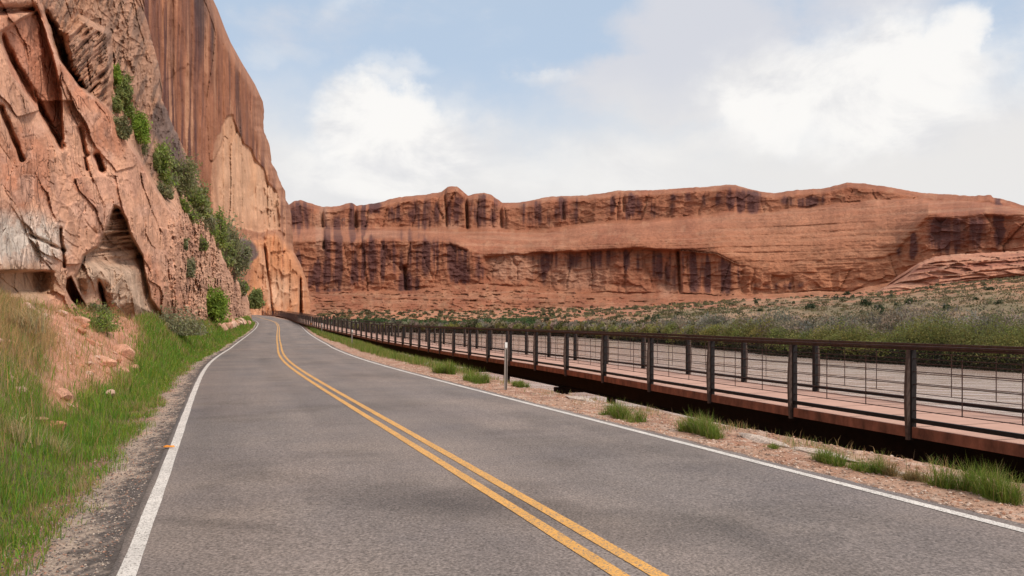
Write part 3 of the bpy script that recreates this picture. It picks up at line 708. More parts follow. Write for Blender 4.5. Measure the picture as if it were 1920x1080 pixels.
tn = blob(PX + 4 * wq, PY + wq, 30, 535, 90, 34, .5); C = mixc(C, tn * .75, (0.45, 0.31, 0.20))
C = mixc(C, cvm * .85, (0.47, 0.30, 0.205)); C = mixc(C, cvm * sst(-.1, .4, st_) * .5, (0.36, 0.19, 0.12))
C = mixc(C, sst(0, 14, bs) * .6, (0.55, 0.39, 0.28))
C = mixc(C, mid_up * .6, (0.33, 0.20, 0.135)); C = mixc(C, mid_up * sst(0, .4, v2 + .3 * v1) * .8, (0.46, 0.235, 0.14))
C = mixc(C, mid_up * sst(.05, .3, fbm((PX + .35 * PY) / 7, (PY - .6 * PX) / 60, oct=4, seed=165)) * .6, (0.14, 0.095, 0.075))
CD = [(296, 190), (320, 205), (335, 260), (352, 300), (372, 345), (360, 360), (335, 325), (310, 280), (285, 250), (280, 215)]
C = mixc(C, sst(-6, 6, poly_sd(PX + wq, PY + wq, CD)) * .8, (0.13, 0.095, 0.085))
low = sst(300, 380, PX) * (1 - mid_up); C = mixc(C, low * .45, (0.64, 0.38, 0.25)); C = mixc(C, low * sst(0, .4, v3) * .5, (0.42, 0.22, 0.15))
K = 7
addP = np.zeros((Pn.shape[0], K, 3)); addC = np.zeros((Pn.shape[0], K, 3))
for k in range(K):
    r = (k + 1) / K
    addP[:, k] = Pn[:, -1]; addP[:, k, 1] += 14 * r; addP[:, k, 0] -= 2 * r + 20 * r ** 2; addP[:, k, 2] -= 2.0 * r; addC[:, k] = C[:, -1]
Pn = np.concatenate([Pn, addP], 1); C = np.concatenate([C, addC], 1)
# the face carries on beside and behind the camera
KL = 40; preP = np.zeros((Pn.shape[0], KL, 3)); preC = np.repeat(C[:, :1], KL, 1)
for k in range(KL):
    r = (KL - k) * 0.9; q0 = Pn[:, 0]; hz_ = 1 + .035 * r; zz_ = EYE + (q0[:, 2] - EYE) * hz_
    nz_ = 1.6 * fbm(r / 5 + q0[:, 2] * 0, zz_ / 4, oct=4, seed=181) + 1.0 * facets(r / 3 + q0[:, 2] * 0, zz_ / 3, 182, 1.2, .2)
    preP[:, k, 0] = q0[:, 0] + .33 * r - 1.0 * nz_ * min(1, r / 3) - .12 * np.clip(zz_, 0, 30) * min(1, r / 4); preP[:, k, 1] = q0[:, 1] - r; preP[:, k, 2] = zz_
Pn = np.concatenate([preP, Pn], 1); C = np.concatenate([preC, C], 1)
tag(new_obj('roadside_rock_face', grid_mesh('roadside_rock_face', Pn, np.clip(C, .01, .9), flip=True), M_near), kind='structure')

NEARD = (PX, PY, D)
def near_point(qx, qy):
    """world point of the rock face seen at a photo position"""
    j = np.argmin((NEARD[0] - qx) ** 2 + (NEARD[1] - qy) ** 2); d = NEARD[2].ravel()[j]
    return np.array([(qx - CX) / F * d, d, EYE + (HZ - qy) / F * d])

# ------------------------------------------------------------------ foliage builders
def leaves_mesh(name, centers, size, cols, elong=1.6, up=0.3):
    """one small quad per centre, random facing"""
    n = len(centers); r = rng.normal(size=(n, 3)); r[:, 2] += up; r /= np.linalg.norm(r, axis=1)[:, None]
    q = rng.normal(size=(n, 3)); q -= (q * r).sum(1)[:, None] * r; q /= np.linalg.norm(q, axis=1)[:, None]
    sz = (size if np.ndim(size) else np.full(n, size))[:, None] * rng.uniform(.6, 1.3, (n, 1))
    A = r * sz * elong * .5; B = q * sz * .5
    V = np.stack([centers - A, centers + B, centers + A, centers - B], 1).reshape(-1, 3)
    idx = np.arange(n * 4)
    return np_mesh(name, V, np.full(n, 4), idx, np.repeat(cols, 4, 0))

def vary(base, n, v=.25, warm=.12):
    base = np.asarray(base, float)
    k = rng.uniform(1 - v, 1 + v, (n, 1)); c = base * k; c[:, 0] *= rng.uniform(1 - warm, 1 + warm, n); c[:, 2] *= rng.uniform(.8, 1.15, n)
    return np.clip(c, .004, .9)

def bush_centers(w, h, nclump, per, spread=.5):
    out = []; cl = []
    for i in range(nclump):
        t = rng.uniform(0, 2 * math.pi); rr_ = math.sqrt(rng.uniform(0, 1)) * w / 2; zz = h * (rng.uniform(.12, 1) ** .8)
        rr_ *= math.sqrt(max(.1, 1 - (zz / h - .45) ** 2 * 1.7))
        c = np.array([rr_ * math.cos(t), rr_ * math.sin(t), zz * rng.uniform(.6, 1.25)])
        out.append(c + rng.normal(size=(per, 3)) * np.array([.8, .8, 1.3]) * spread * w * .15 * rng.uniform(.6, 1.3)); cl.append(np.full(per, rng.uniform(.7, 1.3)))
    P_ = np.concatenate(out); P_[:, 2] = np.abs(P_[:, 2]); return P_, np.concatenate(cl)

M_twig = simple_mat('twigs', (0.17, 0.11, 0.075), .9)
def bush(loc, w, h, col, label, name='shrub', nclump=34, per=60, leaf=.05, group=None, cat='shrub', stems=True, seedcol=None):
    root = empty(name, tuple(loc)); tag(root, label, cat, group)
    Pc, cl = bush_centers(w, h, nclump, per, .75)
    c = vary(col, len(Pc), .3) * cl[:, None]
    if seedcol is not None:
        k = rng.uniform(size=len(Pc)) < .25; c[k] = vary(seedcol, k.sum(), .25)
    new_obj('foliage', leaves_mesh('foliage', Pc, leaf, np.clip(c, .004, .8), 2.6, .7), M_leaf, root)
    if stems:
        mb = MB()
        for i in range(9):
            t = rng.uniform(0, 6.28); rr_ = rng.uniform(.1, .42) * w
            mb.tube([(0, 0, -.25), (rr_ * .35 * math.cos(t), rr_ * .35 * math.sin(t), h * .4), (rr_ * math.cos(t), rr_ * math.sin(t), h * .85)], [.022 * h, .014 * h, .005 * h], 5)
        mb.build('stems', M_twig, root)
    return root

G_bright = (0.22, 0.31, 0.05); G_mid = (0.23, 0.26, 0.09); G_olive = (0.22, 0.22, 0.11); G_sage = (0.28, 0.27, 0.16)
nb = [(225, 196, 34, 44, G_mid, 'dusty green shrub growing on the dark crag high above the road', None),
      (214, 158, 18, 26, G_bright, 'small bright green shrub at the very top of the crag gully', None),
      (258, 268, 34, 40, G_bright, 'bright lime green shrub in the gully halfway up the rocks', None),
      (300, 338, 44, 50, G_mid, 'green shrub at the upper end of the shrub row on the talus slope', G_bright),
      (338, 368, 56, 52, G_olive, 'wide olive shrub in the middle of the talus slope below the streaked cliff', G_mid),
      (372, 408, 34, 44, G_mid, 'green shrub at the lower end of the talus row beside the streaked cliff', G_sage),
      (408, 470, 30, 52, G_mid, 'slim green shrub left of the tall dark olive shrub', G_bright),
      (440, 530, 44, 86, G_olive, 'tall dark olive shrub standing against the grey stained cliff foot', G_sage),
      (398, 606, 46, 52, G_bright, 'rounded bright green shrub at the foot of the talus beside the road bend', None),
      (230, 262, 26, 28, G_olive, 'low olive shrub clinging to the gully just above the lime green one', None),
      (478, 578, 22, 28, G_mid, 'small green shrub at the far end of the near rock face', None),
      (188, 604, 34, 20, G_olive, 'low olive shrub growing in the mouth of the triangular rock hollow', G_mid),
      (352, 520, 22, 22, G_sage, 'tiny grey green shrub on the broken rocks right of the hollow', None),
      (170, 622, 74, 16, G_mid, 'sprawling green shrub on the red bank below the rock hollow', G_bright),
      (330, 628, 84, 18, G_sage, 'sage coloured brush at the foot of the rocks right of the hollow', G_olive)]
for (qx, qy, w_, h_) in ((316, 352, 30, 22), (330, 340, 22, 26), (356, 382, 34, 24), (362, 420, 30, 20), (384, 432, 30, 26), (290, 318, 22, 22), (395, 446, 24, 30), (425, 500, 26, 34), (452, 556, 22, 26), (345, 398, 26, 16), (310, 372, 26, 14), (214, 210, 26, 20), (240, 220, 20, 18), (268, 290, 20, 22), (376, 470, 20, 16), (344, 470, 16, 14)):
    nb.append((qx, qy, w_, h_, random.choice([G_mid, G_sage, G_olive]), 'small ragged shrub in the brush band running up the talus beside the rocks', random.choice([G_bright, G_sage, None])))
for (qx, qy, wpx, hpx, col, lab, sc2) in nb:
    p = near_point(qx, min(qy, 602))
    if qy > 602 or (qx, qy) == (398, 606):
        # stands on the bank in front of the face
        d = p[1] * (.93 if qx != 170 else .86)
        p = np.array([(qx - CX) / F * d, d, EYE + (HZ - qy) / F * d])
    d = p[1]; p = p - np.array([0, .15, 0]); w = 1.2 * wpx / F * d; h = 1.1 * hpx / F * d
    small = 'ragged' in lab
    bush(p, w, h, col, lab, nclump=18 if small else 42, per=60 if small else 85, leaf=.0017 * d, seedcol=sc2, group='shrubs in the talus brush band' if small else None)

# ------------------------------------------------------------------ grass
def blades(name, x, y, z, hgt, wid, cols, lean=.35):
    n = len(x); t = rng.uniform(0, 2 * math.pi, n); l = rng.uniform(.05, lean, n) * hgt
    dx, dy = np.cos(t), np.sin(t); ps = rng.uniform(0, 2 * math.pi, n); wx, wy = np.cos(ps) * wid / 2, np.sin(ps) * wid / 2
    O = np.stack([x, y, z], 1); W = np.stack([wx, wy, np.zeros(n)], 1)
    D1 = np.stack([dx * l * .3, dy * l * .3, hgt * .55], 1); D2 = np.stack([dx * l, dy * l, hgt * np.sqrt(np.clip(1 - (l / hgt) ** 2, .1, 1))], 1)
    V = np.stack([O - W, O + W, O + D1 + W * .75, O + D1 - W * .75, O + D2], 1).reshape(-1, 3)
    base = (np.arange(n) * 5)[:, None]
    q = base + np.array([0, 1, 2, 3]); tr = base + np.array([3, 2, 4])
    loops = np.concatenate([q, tr], 1).ravel(); fs = np.tile([4, 3], n)
    return np_mesh(name, V, fs, loops, np.repeat(cols, 5, 0))

def scatter(n, y0, y1, s0, s1, dens, power=1.0):
    """arc/offset samples denser near the camera, kept with probability dens(a, s, x, y)"""
    u = rng.uniform(size=n)
    ya = y0 * (y1 / y0) ** (u ** power); s = rng.uniform(s0, s1, n)
    a = A0 + ya; x, y, z = ground_at(a, s)
    k = rng.uniform(size=n) < dens(ya, s, x, y)
    return ya[k], s[k], x[k], y[k], z[k]

def clump(x, y, f, seed): return fbm(x * f, y * f, oct=3, seed=seed)
# green verge on the left
def dg(ya, s, x, y):
    dl = -s - HW
    pv = CX + F * x / y; n = clump(x, y, .8, 201); n2 = clump(x, y, 3, 202)
    soil = sst(1.5, 2.1, dl + .3 * n) * sst(60, 105, pv + 20 * n) * (1 - sst(240, 275, pv + 30 * n)) * (ya > 9)         # the bare red slope stays bare
    return np.clip(sst(.50, .85, dl + .28 * n + .2 * n2) * (1 - .97 * soil) * (1 - sst(3.2, 4.6, dl) * .55) * (1 - .8 * sst(1.9, 2.8, dl + .6 * n) * (pv < 140)) * sst(-.5, .1, n2 + .3), 0, 1)
ya, s, x, y, z = scatter(330000, 2.2, 175, -HW - 5.6, -HW - .4, dg)
hg = rng.uniform(.08, .34, len(x)) * (1 + .9 * clump(x, y, 1.3, 203)) * (.4 + .6 * sst(HW + .7, HW + 1.6, -s)) * np.interp(ya, [0, 40, 120], [1, 1.25, 1.6])
dry = rng.uniform(size=len(x)) < (.09 + .45 * sst(.15, .5, clump(x, y, .9, 204)) + .2 * sst(-HW - 2.6, -HW - 3.6, s))
cg_ = np.where(dry[:, None], vary((0.38, 0.29, 0.13), len(x), .3), vary((0.175, 0.275, 0.036), len(x), .45, .45))
wd = np.maximum(.007, .0005 * ya) * rng.uniform(.7, 1.5, len(x))
tag(new_obj('grass', blades('grass', x, y, z - .02, hg, wd, cg_, .7), M_leaf), 'green spring grass along the left verge below the rocks', 'grass', kind='stuff')
# tall straw on the near left bank
def dd_(ya, s, x, y):
    dl = -s - HW; n = clump(x, y, .7, 211); pv = CX + F * x / y
    return np.clip((sst(2.3, 3.1, dl + .5 * n) + .35 * sst(.1, .35, clump(x, y, 1.1, 215)) * (dl > 1.2)) * (1 - sst(70, 125, pv + 35 * n)) * (ya < 24) + .1 * sst(4.2, 5.2, dl) + .12 * sst(1.5, 2, dl) + .25 * (ya > 30) * sst(1.6, 2.2, dl) * sst(.1, .3, n), 0, 1)
ya, s, x, y, z = scatter(230000, 2.2, 90, -HW - 8.0, -HW - 1.6, dd_)
hg = rng.uniform(.3, .75, len(x)) * (1 + .4 * clump(x, y, 1.2, 213)) * np.interp(ya, [0, 14, 25, 90], [1, 1, .6, .8])
cg_ = vary((0.42, 0.27, 0.125), len(x), .35, .15); gk = rng.uniform(size=len(x)) < .16; cg_[gk] = vary((0.16, 0.21, 0.06), gk.sum(), .3)
wd = np.maximum(.005, .00038 * ya) * rng.uniform(.6, 1.3, len(x))
tag(new_obj('dry_grass', blades('dry_grass', x, y, z - .02, hg, wd, cg_, .75), M_dry), 'tall straw coloured dry grass on the near left bank', 'dry grass', kind='stuff')
# far green verge on the right, where the bank meets the walkway
def dr_(ya, s, x, y):
    dr = s - HW; n = clump(x, y, .8, 221)
    e = np.interp(ya, [28, 40, 60, 90, 118], [1.5, 1.5, 1.3, .8, .6])
    return np.clip(sst(e - .1, e + .4, dr + .3 * n) * sst(26, 31, ya + 2 * n), 0, 1)
ya, s, x, y, z = scatter(60000, 24, 175, HW + .6, HW + 4.2, dr_)
hg = rng.uniform(.15, .4, len(x)) * np.interp(ya, [0, 40, 120], [1, 1.1, 1.5])
cg_ = vary((0.17, 0.23, 0.045), len(x), .35, .25); gk = rng.uniform(size=len(x)) < .15; cg_[gk] = vary((0.40, 0.30, 0.14), gk.sum(), .3)
tag(new_obj('grass', blades('grass', x, y, z - .02, hg, np.maximum(.008, .0004 * ya), cg_), M_leaf), 'green grass on the far right shoulder below the walkway', 'grass', kind='stuff')

# thin weeds between the tufts on the right shoulder
def dw_(ya, s, x, y):
    dr = s - HW; n = clump(x, y, 1.4, 241)
    return np.clip(sst(1.1, 2.0, dr + .3 * n) * (.10 + .9 * sst(.12, .4, n)) * (1 - sst(30, 36, ya)), 0, 1)
ya, s, x, y, z = scatter(26000, 4.5, 36, HW + .8, HW + 2.7, dw_)
hg = rng.uniform(.05, .22, len(x)); cg_ = vary((0.21, 0.24, 0.07), len(x), .4, .3); gk = rng.uniform(size=len(x)) < .45; cg_[gk] = vary((0.45, 0.31, 0.16), gk.sum(), .3)
tag(new_obj('weeds', blades('weeds', x, y, z - .02, hg, np.maximum(.006, .0005 * ya), cg_, .85), M_leaf), 'sparse dry weeds along the crumbling right shoulder edge', 'weeds', kind='stuff')

# grass tufts, each a thing of its own
def tuft(x, y, z, r, h, n, col, label, name='grass_tuft', lean=.5, ell=1.0, cat='grass tuft', group=None, rot=0.0):
    t = rng.uniform(0, 6.28, n); rr_ = r * np.sqrt(rng.uniform(0, 1, n)); bx = rr_ * np.cos(t) * ell; by = rr_ * np.sin(t)
    m_ = max(3, int(n / 260)); q_ = rng.integers(0, m_, n); ct = rng.uniform(-.85, .85, m_) * r * ell; cu = rng.uniform(-.5, .5, m_) * r; ch = rng.uniform(.45, 1.15, m_); cw = rng.uniform(.25, .55, m_)
    bx = ct[q_] + bx / ell * cw[q_] * 1.5; by = cu[q_] + by * cw[q_]
    c_, s_ = math.cos(rot), math.sin(rot); bx, by = bx * c_ - by * s_, bx * s_ + by * c_
    k = 1 - .45 * (rr_ / r) ** 2
    cc = vary(col, n, .35, .25); dk = rng.uniform(size=n) < .12; cc[dk] = vary((0.42, 0.32, 0.16), dk.sum(), .3)
    me = blades(name, bx, by, np.zeros(n) - .03 - .1 * (rr_ / r), h * ch[q_] * rng.uniform(.35, 1.1, n), np.full(n, max(.006, .0006 * math.hypot(x, y))), cc, lean)
    o = new_obj(name, me, M_leaf, loc=(x, y, z)); return tag(o, label, cat, group)
DIRR = math.radians(90 + 19)
for (qx, qy, rpx, hpx, lab) in ((1170, 778, 60, 26, 'green grass tuft on the shoulder edge nearest the first marker post'),
                                (1315, 805, 58, 32, 'green grass tuft on the shoulder edge, second from the marker post'),
                                (1435, 830, 26, 14, 'small thin grass tuft on the shoulder between the larger tufts'),
                                (1590, 865, 58, 30, 'green grass tuft beside the pale stone ledge at the right'),
                                (1695, 885, 38, 30, 'yellowish weedy tuft between the two rightmost green tufts'),
                                (1825, 912, 82, 50, 'largest green grass tuft at the right edge of the shoulder'),
                                (885, 712, 52, 16, 'low green grass tuft just left of the nearest marker post'),
                                (975, 722, 24, 12, 'tiny green grass tuft just right of the nearest marker post'),
                                (830, 698, 36, 18, 'green and rust coloured weed tuft under the walkway girder')):
    d = EYE * F / (qy - HZ); xw = (qx - CX) / F * d
    col = (0.17, 0.235, 0.04) if 'yellow' not in lab else (0.27, 0.2, 0.09)
    # place on the real ground at that spot
    aa = arc_of_y(d); cx_, cy_, _ = road_xy(aa, 0.0); so = (xw - cx_) * np.interp(aa, RA, _T[:, 1]) - (d - cy_) * np.interp(aa, RA, _T[:, 0]); aa2 = aa + (xw - cx_) * np.interp(aa, RA, _T[:, 0]) + (d - cy_) * np.interp(aa, RA, _T[:, 1])
    gx_, gy_, gz_ = ground_at(aa2, so)
    tuft(float(gx_), float(gy_), float(gz_), .46 * rpx / F * d, 1.6 * hpx / F * d, int(1400 + 26 * rpx), col, lab, ell=3.0, rot=DIRR, lean=.85)
for (qx, qy, rr_, hh, lab) in ((165, 905, .16, .28, 'pale dry tuft leaning over the gravel at the lower left'),
                               (100, 835, .42, .5, 'drooping straw coloured clump amid the green verge at left'),
                               (15, 850, .4, .6, 'straw coloured clump at the left edge of the photo'),
                               (20, 760, .4, .7, 'tall straw clump higher on the left bank')):
    d = EYE * F / (qy - HZ) * (.98 if qy > 850 else .9); xw = (qx - CX) / F * d
    aa = arc_of_y(d); cx_, cy_, _ = road_xy(aa, 0.0); tx_, ty_ = np.interp(aa, RA, _T[:, 0]), np.interp(aa, RA, _T[:, 1])
    so = (xw - cx_) * ty_ - (d - cy_) * tx_; gx_, gy_, gz_ = ground_at(aa + (xw - cx_) * tx_ + (d - cy_) * ty_, so)
    tuft(float(gx_), float(gy_), float(gz_), rr_, hh, 520, (0.50, 0.38, 0.21), lab, name='dry_grass_tuft', lean=.95)

# ------------------------------------------------------------------ river thicket and far shrubs
def thicket(name, n, per, t0, t1, h0, h1, rad, col, label, p0=560, p1=2250, elong=1.6, keep=None, up=.3, colv=.42):
    pxv = rng.uniform(p0, p1, n); tvv = rng.uniform(t0, t1, n)
    if keep is not None:
        k = keep(pxv, tvv); pxv, tvv = pxv[k], tvv[k]
    X, Y, Z = hill_z(pxv, tvv); n = len(X)
    hh = rng.uniform(h0, h1, n) * (1 + .8 * fbm(X / 9, Y / 9, oct=3, seed=231)); rr_ = rad * rng.uniform(.7, 1.3, n)
    cc = vary(col, n, colv, .18)
    g_ = rng.normal(size=(n, per, 3)); g_ /= np.linalg.norm(g_, axis=2)[..., None]
    lump = 1 + .55 * fbm(g_[..., 0] * 1.6 + X[:, None], g_[..., 1] * 1.6 + Y[:, None], g_[..., 2] * 1.6, 3, 233)
    rad_ = rng.uniform(.55, 1.06, (n, per)) * lump
    Cn = np.stack([X, Y, Z], 1)[:, None, :] + np.stack([g_[..., 0] * rr_[:, None] * rad_, g_[..., 1] * rr_[:, None] * rad_, hh[:, None] * (.45 + .55 * g_[..., 2] * rad_)], -1)
    Cn[..., 2] = np.maximum(Cn[..., 2], Z[:, None])
    P_ = Cn.reshape(-1, 3); cl = (cc[:, None, :] * rng.uniform(.85, 1.15, (n, per, 1))).reshape(-1, 3)
    sz = np.maximum(.08, .0014 * P_[:, 1])
    o = new_obj(name, leaves_mesh(name, P_, sz, np.clip(cl, .004, .8), elong, up), M_leaf); return tag(o, label, 'thicket', kind='stuff')
thicket('willow_thicket', 900, 190, .012, .045, 1.8, 3.8, 1.8, (0.21, 0.205, 0.065), 'yellow green willows crowding the far river bank', keep=lambda p, t: rng.uniform(size=len(p)) < .25 + .75 * sst(900, 1200, p))
thicket('bank_shade_brush', 1500, 60, .001, .024, .7, 2.0, 1.6, (0.055, 0.05, 0.032), 'brush along the far waterline, coloured dark for the shade under the willows', elong=2.2)  # near-black leaf colour stands in for the overhang shade at the waterline
thicket('tamarisk_thicket', 1300, 160, .045, .12, 1.6, 3.8, 1.9, (0.27, 0.225, 0.17), 'grey mauve leafless tamarisk brush behind the willows', elong=3.2, up=1.2)
thicket('tamarisk_thicket', 170, 260, .045, .13, 2.2, 4.6, 2.2, (0.085, 0.095, 0.045), 'dark green brush scattered through the grey thicket', elong=1.6)
thicket('riverside_brush', 420, 90, .06, .36, 1.4, 3.2, 2.6, (0.085, 0.13, 0.05), 'green riverside brush at the foot of the far red slope', p0=560, p1=1010)

thicket('sagebrush', 5200, 14, .11, .95, .3, .9, .9, (0.17, 0.145, 0.08), 'pale sagebrush and dry grass covering the far tan slope', p0=1060, p1=2200, colv=.45, keep=lambda p, t: rng.uniform(size=len(p)) < np.clip((p - 1000 - 500 * t) / 350, .08, 1))
thicket('sagebrush', 1200, 26, .12, .97, .5, 1.5, 1.3, (0.15, 0.135, 0.07), 'sparse olive scrub speckling the far red slope', p0=590, p1=1400, colv=.5)
# individual desert shrubs on the far slope: four shapes, then copies
protos = []
for k, (col, w, h) in enumerate((((0.07, 0.085, 0.045), 4.2, 2.6), ((0.10, 0.12, 0.06), 3.4, 1.9), ((0.14, 0.20, 0.04), 5.5, 2.4), ((0.13, 0.125, 0.09), 3.0, 1.5))):
    Pc, cl = bush_centers(w, h, 12, 26, .8)
    protos.append(leaves_mesh('desert_shrub', Pc, .62, np.clip(vary(col, len(Pc), .3) * cl[:, None], .004, .8)))
labs = ['small dark green desert shrub dotted over the far red slope', 'low grey green desert shrub dotted over the far red slope', 'bright green desert shrub on the far bank flat', 'faint sage desert shrub dotted over the far red slope']
for me in protos: me.materials.append(M_leaf)
for i in range(130):
    k = random.choice([0, 0, 0, 1, 1, 3]); pv = random.uniform(590, 1910); tvv = random.uniform(.2, .97)
    if 980 < pv < 1200 and i % 9 == 0: k = 2; tvv = .22
    X, Y, Z = hill_z(np.array([pv]), np.array([tvv]))
    o = bpy.data.objects.new('desert_shrub', protos[k]); COL.objects.link(o)
    o.location = (float(X[0]), float(Y[0]), float(Z[0]) - .2); s_ = random.uniform(.22, .62); o.scale = (s_, s_, s_ * random.uniform(.8, 1.2)); o.rotation_euler.z = random.uniform(0, 6.28)
    tag(o, labs[k], 'shrub', 'desert shrubs on the far slope')

# ------------------------------------------------------------------ stones
M_stone = rock_mat('stone', 6.0, 30.0, 0.02)
def stone_mesh(sx, sy, sz, seed, col, flat=False):
    import bmesh
    bm = bmesh.new(); bmesh.ops.create_icosphere(bm, subdivisions=4, radius=1)
    v = np.array([q.co[:] for q in bm.verts])
    r = np.random.default_rng(seed)
    for k in range(16):                      # cut flat faces
        nrm = r.normal(size=3); nrm /= np.linalg.norm(nrm); dcut = r.uniform(.55, .8)
        t = v @ nrm; over = np.clip(t - dcut, 0, None); v = v - over[:, None] * nrm * .93
    v += .03 * np.stack([fbm(v[:, 0] * 3 + k, v[:, 1] * 3, v[:, 2] * 3, 3, seed + k) for k in range(3)], 1)
    v = v * np.array([sx, sy, sz]); fs = [[q.index for q in f_.verts] for f_ in bm.faces]; bm.free()
    cc = np.tile(np.array(col, float), (len(v), 1)) * (1 + .2 * fbm(v[:, 0] * 4, v[:, 1] * 4, v[:, 2] * 4, 3, seed))[:, None]
    return np_mesh('stone', v, np.full(len(fs), 3), np.array(fs).ravel(), np.clip(cc, .02, .9), smooth=False)
def place(qx, qy, kd=1.0):
    d = EYE * F / (qy - HZ) * kd; xw = (qx - CX) / F * d; aa = arc_of_y(d); cx_, cy_, _ = road_xy(aa, 0.0); tx_, ty_ = np.interp(aa, RA, _T[:, 0]), np.interp(aa, RA, _T[:, 1])
    so = (xw - cx_) * ty_ - (d - cy_) * tx_; g_ = ground_at(aa + (xw - cx_) * tx_ + (d - cy_) * ty_, so); return [float(v) for v in g_]
for i, (qx, qy, sx, sy, sz, lab) in enumerate((
        (1085, 744, 1.0, .16, .07, 'pale flat stone slab at the drop behind the nearest marker post'),
        (1150, 757, .6, .15, .07, 'broken pale slab beside the first green tuft'),
        (930, 706, .6, .2, .10, 'pale stone ledge lying under the walkway left of the marker post'),
        (805, 682, .5, .25, .10, 'small pale stone under the walkway further along'),
        (1430, 820, .95, .15, .06, 'long pale slab between the second and third large tufts'),
        (1535, 845, .85, .14, .06, 'pale slab just left of the third large tuft'),
        (1650, 870, .6, .13, .06, 'pale slab between the third large tuft and the weedy one'))):
    g_ = place(qx, qy); o = new_obj('stone_slab', stone_mesh(sx, sy, sz, 300 + i, (0.50, 0.40, 0.33)), M_stone, loc=(g_[0], g_[1], g_[2] + .01)); o.rotation_euler = (0, 0, DIRR)
    tag(o, lab, 'stone slab', 'pale slabs along the drop')
# bank rubble: individual small rocks on the left slope
for i in range(120):
    ya = random.uniform(13, 30); s_ = -HW - random.uniform(1.6, 4.6); g_ = [float(v) for v in ground_at(A0 + ya, s_)]
    r_ = random.choice([.03, .04, .05, .05, .07, .09, .12, .2]); col = random.choice([(0.52, 0.27, 0.18), (0.56, 0.36, 0.27), (0.46, 0.2, 0.12)])
    o = new_obj('rock', stone_mesh(r_ * random.uniform(.9, 1.6), r_, r_ * .7, 400 + i, col), M_stone, loc=(g_[0], g_[1], g_[2] + r_ * .05)); o.rotation_euler = (random.uniform(-.4, .4), random.uniform(-.4, .4), random.uniform(0, 6))
    tag(o, 'small red rock lying on the bare bank below the rock hollow', 'rock', 'loose rocks on the left bank')
for i, (qx, qy, sx, sz, kd, lab) in enumerate(((232, 707, .55, .32, 1.0, 'rounded red boulder at the toe of the bare bank'), (196, 726, .32, .2, 1.0, 'smaller red boulder left of the rounded one at the bank toe'), (150, 660, .4, .3, .52, 'angular salmon rock halfway up the bare bank'))):
    g_ = place(qx, qy, kd); o = new_obj('boulder', stone_mesh(sx, sx * .7, sz, 500 + i, (0.56, 0.30, 0.20)), M_stone, loc=(g_[0], g_[1], g_[2] + .05)); tag(o, lab, 'boulder')
for i in range(16):
    qx = random.uniform(415, 470); d = float(np.interp(qx, [380, 420, 450, 474], [60, 80, 112, 150])) * random.uniform(.93, .99); xw = (qx - CX) / F * d
    aa = arc_of_y(d); cx_, cy_, _ = road_xy(aa, 0.0); tx_, ty_ = np.interp(aa, RA, _T[:, 0]), np.interp(aa, RA, _T[:, 1]); so = min(-HW - 1.4, (xw - cx_) * ty_ - (d - cy_) * tx_)
    g_ = [float(v) for v in ground_at(aa, so)]; r_ = random.uniform(.2, .7)
    o = new_obj('boulder', stone_mesh(r_ * random.uniform(.8, 1.3), r_, r_ * random.uniform(.7, 1.2), 600 + i, random.choice([(0.52, 0.30, 0.21), (0.50, 0.27, 0.18), (0.58, 0.38, 0.28)])), M_stone, loc=(g_[0], g_[1], g_[2] + r_ * .2)); o.rotation_euler = (random.uniform(-.5, .5), random.uniform(-.5, .5), random.uniform(0, 6))
    tag(o, 'pale broken boulder at the foot of the rock face by the bend', 'boulder', 'boulders at the foot of the rock face')
# gravel on both shoulders
def pebbles(name, n, s0, s1, y0, y1, label, cols, rmax, bias=None):
    u = rng.uniform(size=n); ya = y0 * (y1 / y0) ** u; s = rng.uniform(s0, s1, n)
    x, y, z = ground_at(A0 + ya, s); r = rng.uniform(.3, 1, n) ** 2 * rmax
    base = np.array([[1, 0, 0], [-1, 0, 0], [0, 1, 0], [0, -1, 0], [0, 0, 1], [0, 0, -1]], float)
    V = base[None] * rng.uniform(.6, 1.3, (n, 6, 1)) * r[:, None, None] * np.array([1, 1, .6]) + np.stack([x, y, z + r * .2], 1)[:, None]
    th_ = rng.uniform(0, 6.28, n)
    fc = np.array([[0, 2, 4], [2, 1, 4], [1, 3, 4], [3, 0, 4], [2, 0, 5], [1, 2, 5], [3, 1, 5], [0, 3, 5]])
    loops = (np.arange(n)[:, None, None] * 6 + fc[None]).ravel()
    cc = np.array(cols)[rng.integers(0, len(cols), n)] * rng.uniform(.7, 1.25, (n, 1))
    tag(new_obj(name, np_mesh(name, V.reshape(-1, 3), np.full(n * 8, 3), loops, np.repeat(np.clip(cc, .02, .9), 6, 0)), M_soil), label, 'gravel', kind='stuff')
pebbles('gravel', 30000, -HW - 1.0, -HW - .16, 2.3, 45, 'loose gravel between the left edge line and the grass', [(0.38, 0.31, 0.26), (0.45, 0.36, 0.29), (0.12, 0.10, 0.09), (0.16, 0.13, 0.12), (0.22, 0.18, 0.16), (0.36, 0.2, 0.14)], .015)
pebbles('gravel', 12000, HW + .2, HW + 2.3, 4, 50, 'loose red gravel on the right shoulder', [(0.48, 0.30, 0.21), (0.42, 0.22, 0.14), (0.58, 0.44, 0.35), (0.3, 0.2, 0.15)], .03)

